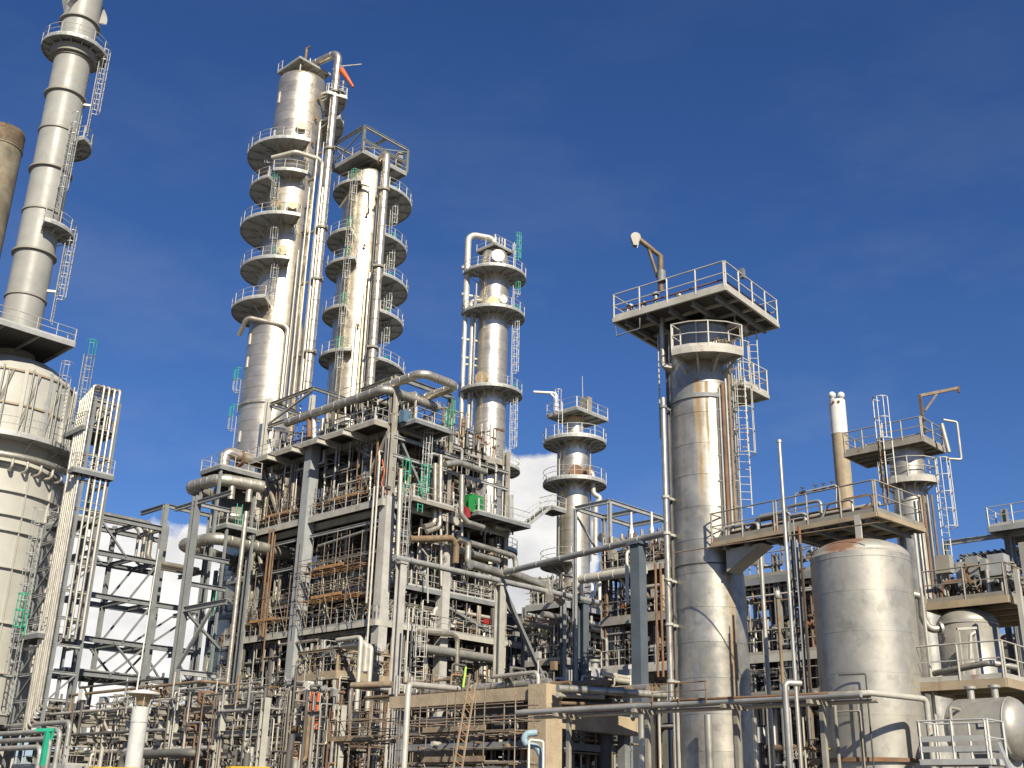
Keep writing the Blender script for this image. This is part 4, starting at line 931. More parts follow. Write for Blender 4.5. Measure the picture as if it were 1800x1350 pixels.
# floors, edge beams, railings
def floor(u0, u1, v0, v1, z, rails=(0, 3), **k): return MS.deck(u0, u1, v0, v1, z, rails, **k)
floor(-1.6, U2, .3, V2, Z1, (0, 3), th=.4, mt='steel_warm', rmat='rail')
floor(-.7, U2+.3, -.2, V2, Z2, (0, 3), th=.44, mt='steel_cream', rmat='rail')
floor(1.2, U2+.3, -.2, V2, Z3, (0, 3), th=.35, mt='steel')
floor(-.7, U3, -.4, V2+2, Z4, (0, 3), th=.42, mt='steel_cream', rmat='galv')
floor(-1.5, U3+2, -1.5, V2+2, Z5, (0, 3), th=.4, mt='steel_warm')
for z, mt in ((Z1, 'steel_warm'), (Z2, 'steel_cream'), (Z3, 'steel'), (Z4, 'steel_cream')):
    for v in (V1,):
        MS.beam(MS.S(-.6, v, z-.55), MS.S(U2, v, z-.55), 'steel')
    for u in (.2, U1, U2): MS.beam(MS.S(u, 0, z-.6), MS.S(u, V2, z-.6), mt if u < 1 else 'steel', .3, .5)
for px, py in ((470, 797), (513, 781), (558, 766), (603, 754)): v = MS.vof(px, py, -2.4); MS.beam(MS.S(-2.4, v, Z1-.55), MS.S(1, v, Z1-.55), 'steel_cream', .32, .5, 'cantilever_beam')
for a, b in (((0, .3, Z1-.4), (0, 4.2, Z2+.2)), ((0, V2-.3, Z1-.4), (0, V2-4, Z2+.3)), ((0, V2-.3, Z2-.4), (0, V2-4.5, Z4+.4)), ((0, .3, Z3), (0, 3.2, Z4))): MS.brace(MS.S(*a), MS.S(*b), 'steel_warm', .26)
for a, b in (((.3, 0, Z1-.3), (4.6, 0, Z2+.3)), ((.3, 0, Z2-.4), (4.3, 0, Z3+.2)), ((U1+.2, 0, Z3-1), (U2-.2, 0, Z4+.3)), ((U2+.3, 0, Z3), (U3, 0, Z4)), ((U1, 0, Z4), (U1+4, 0, Z5))): MS.brace(MS.S(*a), MS.S(*b), 'steel', .26)
for row in (915, 968): z = zz(row); MS.beam(MS.S(-.35, 0, z), MS.S(-.35, V2, z), 'galv', .16, .24)
for row in (768, 800, 935, 975): z = zz(row); MS.beam(MS.S(0, -.25, z), MS.S(U2, -.25, z), 'galv', .18, .26)
for v in (2.5, 5, V1+2.5, V1+5): MB().face([MS.S(-.5, v, Z2-.55), MS.S(-.5, v+.8, Z2-.55), MS.S(-.5, v+.4, Z2-1.3)])
# roof-top frame: open bay at the near corner and at the left
zt2 = MS.zrow(U1, 0, 703)
MS.beam(MS.S(0, 0, ZT), MS.S(U1, 0, ZT), 'steel', .3, .45); MS.beam(MS.S(0, 0, ZT-.1), MS.S(0, 4.5, ZT-.1), 'steel_warm', .25, .3)
MS.column(U1, 0, Z1, ZT, .4, 'steel'); MS.column(0, V1+1.5, Z1, MS.zrow(0, V1+1.5, 695), .4, 'steel_cream')
zl = MS.zrow(0, V2, 712)
MS.beam(MS.S(0, V1+1.5, zl), MS.S(0, V2, zl), 'steel_warm', .2, .3); MS.beam(MS.S(0, V1+1.5, zl-2.2), MS.S(0, V2, zl-2.2), 'steel_warm', .2, .3); MS.brace(MS.S(0, V1+1.6, zl-.2), MS.S(0, V2-.2, zl-2), 'steel_warm', .18); MS.brace(MS.S(0, V1+1.6, zl-4.4), MS.S(0, V2-.2, zl-2.4), 'steel_warm', .18)
MS.beam(MS.S(0, V2, zl), MS.S(6, V2, zl), 'steel', .2, .3); MS.beam(MS.S(0, V1+1.5, zl), MS.S(6, V1+1.5, zl), 'steel', .2, .3)
zr = MS.zrow(1, 6.2, 695); MS.deck(1.0, 6, 5.6, 10.5, zr, (0, 3), th=.35, mt='steel_warm')
for u, v in ((1.1, 5.7), (1.1, 10.4), (5.8, 5.7)): MS.column(u, v, Z1, zr, .3, 'steel_warm')
# projecting balconies on the right face
zp = MS.zrow(2, -2, 745); MS.deck(.6, 4.6, -2.2, 0, zp, (3, 0), mt='steel', rmat='rail'); ladder(MS.root, MS.S(4.2, -2.0, 0), -DV, zp, zp+1.5, 'green', True, 'green', .5, 0, 1.6)
zq = MS.zrow(2, -2, 878); MS.deck(1.0, 5.4, -2.0, 0, zq, (3, 0), mt='steel_warm', rmat='rail')
zg = MS.zrow(9, -2.2, 905); MS.deck(U1+1.2, U2+.5, -2.6, 0, zg, (3, 0), mt='steel', rmat='rail')
# stair down from the balcony's right end
s0, s1 = MS.S(U2+.6, -2.0, zg), MS.S(U2+3.8, -2.0, zg+2.4)
for k in (0, 1.0): MB().bar(s0+DV*k, s1+DV*k, .06, .28).build('stair_stringer', 'galv', MS.root)
for i in range(11): q = s0.lerp(s1, (i+.5)/11); MB().box(q+DV*.5, DU*.13, DV*.48, Z*.02).build('stair_tread', 'galv', MS.root)
m = MB()
for k in (0, 1.0): m.tube([s0+DV*k+Z*1.0, s1+DV*k+Z*1.0], .03, 5); m.tube([s0+DV*k+Z*.55, s1+DV*k+Z*.55], .025, 5); [m.tube([s0.lerp(s1, f)+DV*k, s0.lerp(s1, f)+DV*k+Z], .03, 4) for f in (0, .33, .66, 1)]
m.build('stair_railing', 'rail', MS.root)
MS.deck(U2+3.8, U2+5.6, -2.3, -.6, zg+2.4, (0, 1, 3), mt='steel', beams=False)
# caged ladders
p = MS.onR(748, 800, .9); ladder(MS.root, p, -DU*.3-DV, zpix(p.x, p.y, 868), zpix(p.x, p.y, 770), 'galv', True, None, .5, 0, 1.5)
p = MS.onR(741, 845, 1.9); ladder(MS.root, p, -DV, zpix(p.x, p.y, 900), zpix(p.x, p.y, 845), 'green', True, 'green', .5, 0, 1.7)
p = MS.onR(704, 960, 1.2); ladder(MS.root, p, -DV, zpix(p.x, p.y, 1050), zpix(p.x, p.y, 880), 'galv', True, None, .5, 0, 1.5)
p = MS.onR(708, 840, 1.0); ladder(MS.root, p, -DV, zpix(p.x, p.y, 870), zpix(p.x, p.y, 835), 'green', True, 'green', .5, 0, 1.6)
# main visible pipe runs
zz_ = MS.zrow(-.8, 5, 712)
big = [MS.onL(505, 734, 1.0), MS.onL(676, 683, 1.0)]; MS.pipe([xy(big[0], big[1].z), big[1], big[1]+DU*6], .37, 'clad_dull', R=.8, bands=1.6, label='big grey insulated pipe along the roof edge', name='header')
lp = [hitz(700, 672, MS.zrow(0, -1, 655)), 0, 0, 0]; zL = MS.zrow(-1, -3, 655)
lp = [hitz(668, 684, zL), hitz(742, 655, zL), hitz(804, 679, zL), hitz(700, 716, zL)]; MS.pipe(lp, .36, 'cladpipe', R=.8, name='expansion_loop', bands=1.2)
pr = lambda pts, r, mt, off=.6, **k: MS.pipe([MS.onR(x, y, off) for x, y in pts], r, mt, **k)
pl = lambda pts, r, mt, off=.6, **k: MS.pipe([MS.onL(x, y, off) for x, y in pts], r, mt, **k)
pr([(692, 700), (730, 695)], .36, 'clad_dull', -2)
pr([(765, 815), (764, 921), (745, 926)], .22, 'cladpipe', 1.0); pr([(775, 800), (773, 926), (750, 935)], .19, 'cladpipe', 1.3)
pr([(782, 816), (808, 813), (852, 829)], .27, 'clad_dull', 1.2, R=.5, bands=1.2); pr([(812, 835), (811, 905), (822, 918), (850, 927)], .21, 'clad_dull', 2.9)
pr([(758, 806), (758, 797), (812, 812), (812, 790), (796, 786)], .14, 'pipe_grey', .8); pr([(843, 822), (843, 805), (825, 800)], .13, 'pipe_light', .8); pr([(872, 830), (872, 815), (855, 812)], .13, 'pipe_light', .8)
pr([(720, 948), (795, 946), (802, 960), (801, 990)], .27, 'pipe_brown', 1.2, R=.5); pr([(805, 946), (823, 952), (822, 985), (829, 999)], .27, 'cladpipe', 1.5, R=.5)
pr([(826, 954), (905, 978), (907, 1000)], .24, 'clad_dull', .9, R=.5); pr([(868, 925), (895, 932), (890, 940)], .27, 'clad_dull', .8)
pr([(775, 930), (776, 1030)], .12, 'pipe_light', .5); pr([(812, 905), (812, 935)], .12, 'pipe_light', .6); pr([(797, 865), (795, 920), (812, 925), (812, 950)], .1, 'pipe_light', .8)
pr([(705, 825), (703, 870), (698, 1000)], .16, 'pipe_light', 2.2)
pr([(700, 975), (700, 1010)], .14, 'pipe_light', 1.2); pr([(742, 965), (752, 978), (752, 1060)], .07, 'rail', 1.4)
for px in (757, 764, 772, 780): pr([(px, 776), (px, 800)], .10, 'pipe_dark', .3)
for px in (846, 853, 862, 901, 896): pr([(px, 870), (px, 940)], .09, 'pipe_grey', .3)
pr([(790, 960), (800, 965), (875, 985)], .3, 'clad_dull', .4); pr([(735, 1110), (795, 1115), (804, 1122), (803, 1180)], .2, 'cladpipe', 1.0, R=.4)
for rows, px in (((800, 1345), 661), ((855, 1060), 655)): p = MS.onL(px, 900, 1.2); MS.pipe([xy(p, zpix(p.x, p.y, rows[1])), xy(p, zpix(p.x, p.y, rows[0]))], .09, 'pipe_light')
for px, a, b, r, mt in ((468, 930, 1120, .10, 'pipe_rust'), (474, 930, 1120, .10, 'pipe_brown'), (478, 940, 1180, .07, 'pipe_rust'), (440, 975, 1200, .09, 'pipe_light'), (433, 1000, 1340, .11, 'pipe_light')):
    p = MS.onL(px, 1000, .9); MS.pipe([xy(p, zpix(p.x, p.y, b)), xy(p, zpix(p.x, p.y, a))], r, mt)
pl([(622, 755), (623, 780), (632, 790), (675, 815)], .18, 'cladpipe', -.6); pl([(602, 758), (602, 790)], .15, 'cladpipe', -.8)
pl([(545, 730), (545, 770)], .3, 'rusty', .9); pl([(552, 728), (552, 770)], .22, 'pipe_light', .9)
pl([(493, 815), (500, 830), (540, 825)], .2, 'pipe_dark', -1); pl([(560, 960), (668, 925)], .12, 'pipe_grey', .2)
for px in (607, 627, 650, 659, 528, 505): pl([(px, 712), (px, 742)], .10, random.choice(['pipe_light', 'pipe_rust', 'pipe_grey']), -.6)
# clutter, level by level
MS.clutter(.2, U2, .4, V2, Z1, 3.4, 11, 9, 12, 16, 14, .3)
MS.clutter(.4, U2, .2, V2, Z2, Z1-Z2-.8, 12, 14, 16, 12, 18, .4)
MS.clutter(1.4, U2, .2, V2, Z3, Z2-Z3-.8, 13, 14, 14, 14, 14, .4)
MS.clutter(.2, U3, .2, V2, Z4, Z3-Z4-.5, 14, 12, 10, 14, 12, .3)
MS.clutter(-.8, U3, -.8, V2+1, Z5, Z4-Z5-.6, 15, 14, 14, 20, 20, .4)
MS.clutter(-1.2, U3, -1.2, V2+1, .5, Z5-1.2, 16, 12, 12, 18, 12, .4, pal=('pipe_grey', 'pipe_brown', 'pipe_dark', 'pipe_light'))
for i, (z, h, n) in enumerate(((Z1, 3.2, 170), (Z2, Z1-Z2-.6, 190), (Z3, Z2-Z3-.6, 190), (Z4, Z3-Z4-.5, 150), (Z5, Z4-Z5-.6, 230), (.4, Z5-1, 160))): MS.fuzz(-.4 if z != Z3 else 1.2, U2, -.3, V2, z, h, 200+i, n)
MS.fuzz(U2, U3+1, -1, 3, Z5, Z4-Z5, 207, 70); MS.endfuzz()
for i, (u, v, z, ln, r, ax, mt) in enumerate(((2.6, 4.2, Z2, 6, .85, DV, 'drum'), (2.6, 11.5, Z2, 5.5, .75, DV, 'clad_dull'), (4, 4, Z3, 7, .8, DV, 'drum'), (4, 11, Z4, 6, .8, DV, 'drum'), (9, 3, Z2, 5, .7, DU, 'drum'), (9, 3, Z4, 6, .8, DU, 'clad_dull'), (2.5, 12, Z5, 6, 1.0, DV, 'drum'), (7, 2, Z5, 7, .9, DU, 'drum'))):
    exchanger(MS.S(u, v, z), ax, ln, r, mt, ('dark lying exchanger behind the orange boards, right bay of second deck', 'silver lying exchanger behind the orange boards, left bay of second deck', 'shadowed lying exchanger behind the two-tier scaffold', 'lying exchanger behind the brown boards left of the blue grey column', 'lying exchanger behind the green cabinet, second deck right face', 'silver lying exchanger on the lower right deck near the red machine cover', 'fat lying exchanger low behind the left corner column', 'lying exchanger low behind the concrete beam')[i])
for i, (u, v, z, h, r, mt) in enumerate(((4.5, 8.6, Z2, 2.6, .95, 'drum'), (8, 9, Z3, 3, .9, 'drum'), (3.4, 6.2, Z5, 3, .9, 'clad_dull'), (6, 1.8, Z3, 2.4, .7, 'clad_dull'), (11, 2.5, Z2, 3.4, .8, 'clad_dull'), (12.5, 2.3, Z3, 3.2, 1.0, 'clad'))):
    upright(MS.S(u, v, z), h, r, mt, ('domed upright vessel behind the blue grey column on the second deck', 'domed upright vessel deep inside the third level', 'silver upright vessel low behind the rusty balcony', 'small silver upright vessel right of the white corner column', 'silver upright vessel behind the right face near the green cabinet', 'bright domed upright vessel at the right end of the third level')[i])
# big grey insulated duct column behind the deck at lower right of the corner
upright(MS.onL(688, 1090, -2.5)-Z*6, 7, 1.1, 'clad_dull', 'grey clad round vessel behind the white corner column', leg=.6)
solo('green_cabinet', MB().box(MS.onR(833, 887, 1.6), DU*.7, DV*.4, Z*.75).box(MS.onR(833, 887, 2.02), DU*.62, DV*.02, Z*.66), 'green_box', 'bright green cabinet on the right hand balcony of the central structure', 'cabinet')
solo('red_hose_box', MB().box(MS.onR(819, 902, 1.9), DU*.28, DV*.25, Z*.38).box(MS.onR(818, 893, 1.9), DU*.1, DV*.1, Z*.12), 'red', 'small red box beside the bright green cabinet', 'box')
solo('blue_cabinet', MB().box(MS.onR(712, 733, .9), DU*.4, DV*.3, Z*.5), 'blue', 'blue cabinet on the upper right balcony near the roof corner', 'cabinet')
solo('red_pump_cover', MB().box(MS.onR(858, 1094, -.5), DU*.8, DV*.3, Z*.2).box(MS.onR(858, 1089, -.5), DU*.45, DV*.22, Z*.12), 'red', 'low dark red machine cover on the lower right deck', 'pump')
solo('orange_hose', MB().tube(fillet([MS.onL(672, 808, .4), MS.onL(676, 830, .4), MS.onL(670, 850, .4), MS.onL(678, 868, .4)], .4), .05, 8), 'orange', 'bright orange hose hanging by the corner column under the top deck', 'hose')

# ---- looping ducts at the left of the structure
zd1 = zpix(at(383, 838, 92).x, 92, 838); dpts = [hitz(462, 856, zd1), hitz(386, 842, zd1), hitz(330, 858, zd1), hitz(420, 884, zd1)]
t = thing('upper_duct_loop', 'fat silver duct bent in a U beside the left corner, upper of two', 'duct', xy(dpts[1], zd1)); pipe(t, dpts, .55, 'clad_dull', R=1.1, n=24, name='duct', bands=.9)
for f in (.3, .7): q = dpts[1].lerp(dpts[0], f); MB().lathe(xy(q, zd1-1.6), [(0, .3), (1.2, .3)], 14).build('support_stub', 'cladpipe', t)
zd2 = zpix(at(378, 946, 92).x, 92, 946); dpts = [hitz(455, 962, zd2), hitz(380, 945, zd2), hitz(318, 958, zd2), hitz(420, 990, zd2)]
t = thing('lower_duct_loop', 'fat silver duct bent in a U beside the left corner, lower of two', 'duct', xy(dpts[1], zd2)); pipe(t, dpts, .52, 'clad_dull', R=1.1, n=24, name='duct', bands=.9)
pipe(t, [dpts[0], dpts[0]+DU*3], .5, 'clad_dull', name='duct')
t = upright(at(408, 905, 97)-Z*2.5, 2.3, 1.9, 'clad_dull', 'round bottomed clad vessel hanging behind the upper duct loop', leg=2.2)
zpl = zd1+1.1; q = hitz(388, 817, zpl)
pf = Mod('duct_platform', 'small railed platform above the upper duct loop', 'platform', q); pf.deck(0, 4.2, 0, 3.2, zpl, (0, 3, 2), th=.35)
for u, v in ((.2, .2), (3.8, .2), (.2, 3)): pf.column(u, v, 0, zpl-.1, .22)
pipe(pf.root, [hitz(393, 822, zpl), hitz(393, 822, zpl)+Z*1.5, hitz(432, 806, zpl+1.2)+DU*.5], .5, 'clad', R=.9, n=20, name='elbow'); MB().lathe(hitz(420, 806, zpl+1.1), [(0, .52), (0, .72), None, (.25, .72), None, (.25, .5)], 20, axis=DU).build('flange', 'rusty', pf.root)
pf2 = Mod('duct_platform', 'small railed platform with green ladder between the two duct loops', 'platform', hitz(398, 925, zd2+.9)); pf2.deck(0, 3, 0, 2.6, zd2+1.1, (0, 3), th=.3)
for u, v in ((.2, .2), (2.8, .2), (.2, 2.4)): pf2.column(u, v, 0, zd2+1, .2)
ladder(pf2.root, pf2.S(1.2, .2, 0), -DV, zd2+1.1, zd2+2.2, 'green', False, None, .5, 0, 1.5)
pipe(pf2.root, [hitz(428, 950, zd2+1)+DU*1, hitz(428, 920, zd2+2.2)+DU*1, hitz(413, 916, zd2+2.2)+DU*1], .25, 'pipe_dark', R=.5); pipe(pf2.root, [xy(hitz(429, 935, zd2), zd2+1.7), xy(hitz(429, 935, zd2), 6)], .2, 'cladpipe')

# ------------------------------------------------------------------ riser bundle, tower and open rack at the left
RB = Mod('riser_tower', 'slender steel tower carrying a bundle of bright vertical pipes beside the heater', 'pipe tower', at(160, 740, 74))
zr = lambda r: RB.zrow(0, 0, r)
ztop, zlow = zr(676), zr(1243)
for i in range(7):
    v = .30*i+.15; zt_ = ztop-.12*i; r = .10 if i < 2 else .085
    RB.pipe([RB.S(2.6, v, zlow-.28*i), RB.S(-.15, v, zlow-.28*i), RB.S(-.15, v, zt_), RB.S(1.6, v, zt_)], r, 'pipe_light' if i % 3 else 'cladpipe', R=.25, name='riser')
for i in range(4):
    u = .5+.4*i; RB.pipe([RB.S(u, -.15, zr(1120)), RB.S(u, -.15, ztop+.05), RB.S(u, 1.6, ztop+.05)], .10 if i > 1 else .08, 'pipe_light' if i != 2 else 'cladpipe', R=.25, name='riser')
for u, v in ((0, 0), (1.8, 0), (0, 2.4), (1.8, 2.4), (0, 4.6)): RB.column(u+.15, v+.15, 0, ztop-.9 if v < 3 else zr(900), .2, 'steel')
for row in range(700, 1300, 48):
    z = zr(row)
    for a, b in (((.1, .1), (.1, 2.5)), ((.1, .1), (1.9, .1)), ((1.9, .1), (1.9, 2.5))): RB.beam(RB.S(*a, z), RB.S(*b, z), 'galv', .14, .18)
    if row > 860: RB.beam(RB.S(.1, 2.5, z), RB.S(.1, 4.7, z), 'galv', .14, .18); RB.brace(RB.S(.1, 2.5, z), RB.S(.1, 4.7, z-1.7), 'steel', .12)
    if row % 96 < 48: RB.brace(RB.S(1.9, .1, z), RB.S(.2, .1, z-1.8), 'steel', .12)
for row, u0, u1, v0, v1 in ((748, -.3, 2.0, .3, 3.4), (905, .2, 2.0, .2, 4.8), (828, -.8, 2.1, -.4, .4), (1112, -.6, 2.0, 1.2, 5.2)):
    RB.deck(u0, u1, v0, v1, zr(row), (0, 3, 2), beams=False, th=.3)
MB().box(RB.S(.9, 1.2, zr(712)), DU*.6, DV*.5, Z*.5).build('junction_box', 'steel_warm', RB.root)
RB.clutter(0, 1.8, .2, 2.2, zr(748), 2, 31, 2, 3, 4, 4, .1)
for p0, p1, g in ((1112, 915, 0), (1250, 1118, 0)): ladder(RB.root, RB.S(-.7, 3.4, 0), -DU, zr(p0), zr(p1), 'galv', True, None, .5, g, 1.4)
ladder(RB.root, RB.S(-.7, 3.4, 0), -DU, zr(1112), zr(1070), 'green', True, 'green', .5, 0, 1.7)
m = MB(); q = at(74, 1345, 66); m.bar(q, xy(q, zpix(q.x, q.y, 1285)), .25, .25); m.bar(at(64, 1283, 66), at(96, 1283, 66), .2, .18); m.bar(at(94, 1283, 66), at(90, 1300, 66), .12, .12)
solo('green_post', m, 'green', 'green painted gantry post at the foot of the heater', 'post')
for i, (px, r) in enumerate(((131, .13), (140, .10), (126, .07))):
    q = at(px, 640, 75.5); 
# stub deck with green cage where the tower meets the heater
ladder(FS.root, at(118, 690, 73), -DU, zpix(at(118, 690, 73).x, 73, 745), zpix(at(118, 690, 73).x, 73, 668), 'galv', True, None, .5, 0, 1.4)

RK = Mod('open_pipe_rack', 'open grey steel rack of posts and braces with sky behind, left', 'pipe rack', at(263, 1100, 92))
zr = lambda r, u=0, v=0: RK.zrow(u, v, r)
uL, uR = RK.uof(150, 1050), RK.uof(352, 1060)
RK.column(0, 0, 0, zr(887), .4); RK.column(uR, 0, 0, zr(905, uR), .36); RK.column(uL, 0, 0, zr(900, uL), .36)
vb = 4.2
for u in (uL, -2.2, uR*.6): RK.column(u, vb, 0, zr(925, u, vb), .34)
RK.beam(RK.S(0, 0, zr(889)), RK.S(uR, 0, zr(889)), h=.36); RK.beam(RK.S(0, 0, zr(889)), RK.S(0, vb, zr(889)), h=.36)
for r in (930, 990, 1062, 1136, 1194):
    z = zr(r); RK.beam(RK.S(uL, 0, z), RK.S(uR if r > 1000 else 0, 0, z), 'steel', .3, .42)
    if r > 920: RK.beam(RK.S(uL, vb, z), RK.S(uR*.6, vb, z), 'steel', .3, .42)
    for u in (uL, 0, -2.2, uR): RK.beam(RK.S(u, 0, z), RK.S(u, vb, z), 'steel', .24, .34)
for a, b, ra, rb in ((uL*.5, 0, 1194, 1136), (uL*.5, 0, 1136, 1194), (-2.2, .0, 1136, 1062), (-2.2, 0, 1062, 990), (0, uR, 1136, 1062), (0, uR*.5, 1194, 1136), (uR, uR*.5, 1194, 1136), (uL, uL*.5, 930, 990)):
    for v in (0, vb): RK.brace(RK.S(a, v, zr(ra)), RK.S(b, v, zr(rb)), 'steel', .18)
for v, h in ((1, 0), (2, .1), (3.1, -.1)): RK.pipe([RK.S(uL, v, zr(930)+.45), RK.S(-.5, v, zr(930)+.45), RK.S(-.5, v, zr(985)), RK.S(uR, v, zr(985))], .3-.06*v, 'cladpipe', R=.6)
for i in range(9): RK.pipe([RK.S(uL, .4+i*.42, zr(1195)+.35), RK.S(uR+8, .4+i*.42, zr(1195)+.35)], .07+.04*(i % 4), random.choice(['pipe_grey', 'pipe_light', 'pipe_dark', 'cladpipe']))
NP = Mod('duct_support_frame', 'thick grey post and beams holding the two duct loops', 'steel frame', at(318, 1100, 85))
zr = lambda r, u=0, v=0: NP.zrow(u, v, r)
NP.column(0, 0, 0, zr(872), .55, 'steel'); ve = -5.5
NP.beam(NP.S(0, 0, zr(884)), NP.S(0, -4.9, zr(884)), 'galv', .26, .34); NP.beam(NP.S(0, 0, zr(884)), NP.S(0, 3.2, zr(884)), 'galv', .26, .34); NP.beam(NP.S(0, 0, zr(885)), NP.S(3, 0, zr(885)), 'galv', .26, .34)
NP.beam(NP.S(0, 0, zr(1072)), NP.S(0, -6, zr(1072)), 'galv', .3, .4); NP.beam(NP.S(0, 0, zr(975)), NP.S(3.5, 0, zr(975)), 'steel', .26, .34); NP.beam(NP.S(0, 0, zr(1025)), NP.S(3.5, 0, zr(1025)), 'steel', .26, .34)
NP.beam(NP.S(0, 0, zr(1180)), NP.S(3.5, 0, zr(1180)), 'galv', .3, .4); NP.brace(NP.S(0, 0, zr(1070)), NP.S(3.5, 0, zr(1130)), 'steel', .22); NP.brace(NP.S(0, 0, zr(1180)), NP.S(0, -4, zr(1080)), 'galv', .24)
NL = Mod('shaded_side_module', 'shaded pipe module with green ladders behind the left corner column', 'pipe module', at(446, 1100, 98))
zr = lambda r, u=0, v=0: NL.zrow(u, v, r)
lv = NL.vof(366, 1100)
for row, sd_ in ((1010, 41), (1072, 42), (1130, 43), (1190, 44)):
    NL.deck(0, 6, 0, lv, zr(row), (0, 2, 3), th=.35); NL.clutter(.1, 5.8, .2, lv-.2, zr(row), 2.6, sd_, 4, 6, 8, 8, .2, ('pipe_dark', 'pipe_grey', 'steel', 'clad_dull')); NL.fuzz(0, 5.8, .2, lv-.2, zr(row), 2.5, sd_, 60)
NL.fuzz(0, 5.8, .2, lv-.2, 1, zr(1190)-1, 45, 60); NL.endfuzz()
for u, v in ((.1, .1), (5.9, .1), (.1, lv-.1), (5.9, lv-.1)): NL.column(u, v, 0, zr(985), .3)
for v, a, b in ((lv-.8, 1072, 1015), (1.5, 1130, 1078), (lv-1.5, 1190, 1135)): ladder(NL.root, NL.S(-.15, v, 0), -DU, zr(a), zr(b), 'green', False, None, .5, 0, 1.6)
NL.pipe([NL.S(-.5, .6, 1), NL.S(-.5, .6, zr(975))], .2, 'cladpipe')

# ---- white vent with conical cowl
VC = Col('roof_vent', 'white round vent pipe with a flared cap on struts, lower left', 'vent', 243, 1280, 48)
c = VC; r = c.m(14.5, c.z(1280))
c.shell([(0, r), (c.z(1268), r)], 'vent', 'pipe', 28); c.shell([(c.z(1268), r+.01), (c.z(1243), r+.01), None, (c.z(1243), r*.8)], 'vent', 'upper_pipe', 28); c.ring(c.z(1270), r, .04, .02, 'vent')
c.shell([(c.z(1221), r*2.0), (c.z(1217), r*2.05), (c.z(1212), .1), (c.z(1211), 0)], 'vent', 'cap', 28)
c.shell([(c.z(1240), r*.62), (c.z(1222), r*1.25), (c.z(1221), r*1.9)], 'tancap', 'cone', 28)
for i in range(8): MB().tube([c.P(i*45+10, r, c.z(1246)), c.P(i*45+10, r*1.55, c.z(1220))], .02, 5).build('strut', 'vent', c.root)
solo('whip_mast', MB().tube([at(240, 1215, 47.6), at(279, 965, 47.6)], .035, 6, r1=.02), 'white', 'thin white mast rising behind the white vent cap', 'mast')

# ---- low rack across the lower left
LR = Mod('low_pipe_rack', 'low cream beams and pipes crowding the lower left foreground', 'pipe rack', at(300, 1300, 66))
zr = lambda r: LR.zrow(0, 0, r)
ua, vb = -1.5, 16
LR.column(0, 0, 0, zr(1225), .5, 'steel_cream')
for v in (0, 4, 8, 12, 16):
    for u in (0, 5):
        if (u, v) != (0, 0): LR.column(u, v, 0, zr(1240), .36, 'steel_cream')
    for row in (1252, 1295, 1330): LR.beam(LR.S(-1, v, zr(row)), LR.S(6, v, zr(row)), 'steel_warm', .26, .34)
for row in (1252, 1295, 1330):
    for u in (0, 5): LR.beam(LR.S(u, -9, zr(row)), LR.S(u, 16, zr(row)), 'steel_warm', .26, .34)
for u in (0, 5): LR.column(u, -5, 0, zr(1240), .36, 'steel_cream'); LR.column(u, -9, 0, zr(1240), .36, 'steel_cream')
R_ = random.Random(5)
for i in range(26):
    u = R_.uniform(-.9, 5.5); row = R_.choice([1252, 1295, 1330]); r = R_.choice([.06, .09, .13, .2]); a, b = R_.uniform(-9, 4), R_.uniform(8, 16)
    LR.pipe([LR.S(u, a, zr(row)+.24+r), LR.S(u, b, zr(row)+.24+r)], r, R_.choice(['pipe_grey', 'pipe_light', 'pipe_dark', 'cladpipe', 'pipe_brown']))
LR.fuzz(-1, 5, -9, 16, 2, zr(1240)-1.5, 53, 200, .025, .06); LR.endfuzz(); LR.clutter(-1, 5, -9, 16, 1.5, zr(1240)-2.2, 51, 16, 10, 24, 16, .3); LR.clutter(-1, 5, -9, 16, zr(1252), 2.2, 52, 6, 8, 16, 16, .16)
LR.deck(-1.6, 5.5, 9, 16.5, zr(1345), (0, 3), mt='galv')
for i in range(4): LR.pipe([LR.S(-1.5-.3*i, 20, zr(1262)-.5*i), LR.S(-1.5-.3*i, 9.5+.5*i, zr(1262)-.5*i), LR.S(-1.5-.3*i, 9.5+.5*i, 1)], .16, 'pipe_grey')
yb = MB()
for x0, x1, yy in ((160, 238, 1348), (402, 470, 1347)):
    a, b = at(x0, yy, 36), at(x1, yy+1, 37); yb.bar(a-Z*.2, b-Z*.2, .3, .4); [yb.bar(xy(a.lerp(b, f), 0), a.lerp(b, f)-Z*.3, .16, .16) for f in (.1, .9)]
a, b = at(160, 1348, 36), at(470, 1348, 37); yb.bar(a-Z*.5, b-Z*.5, .15, .2)
solo('yellow_barrier', yb, 'yellow', 'yellow painted barrier along the bottom left edge', 'barrier')

# ---- tall posts carrying two pipes in front of the structure
zP = zpix(at(706, 985, 72).x, 72, 983)
a, b = hitz(700, 981, zP), hitz(1135, 1087, zP); d_ = xy(a, 0)
PP = Mod('pipe_bridge', 'pair of long grey pipes crossing on tall posts in front of the structure', 'pipe bridge', d_)
p0 = PP.S(0, 0, zP); L_ = (xy(b, 0)-d_).dot(DU)
PP.pipe([p0-DU*.3, PP.S(L_, 0, zP)], .2, 'pipe_grey', bands=2.5)
for px, row, w_, mt in ((706, 987, .5, 'fireproof'), (880, 1030, .55, 'steel_cream'), (1025, 1060, .62, 'steel_shaded')):
    u = PP.uof(px, row); m = MB(); m.ibeam(PP.S(u, 0, 0), PP.S(u, 0, zP-.35), w_, w_, DV, .06); m.build('post', mt, PP.root); MB().box(PP.S(u, 0, zP-.28), DU*w_*.65, DV*w_*.65, Z*.07).build('post_cap', mt, PP.root)
a2, b2 = hitz(888, 1006, zP+.5), hitz(1182, 934, zP+.5); PP.pipe([a2, b2], .21, 'pipe_grey', bands=2.5)
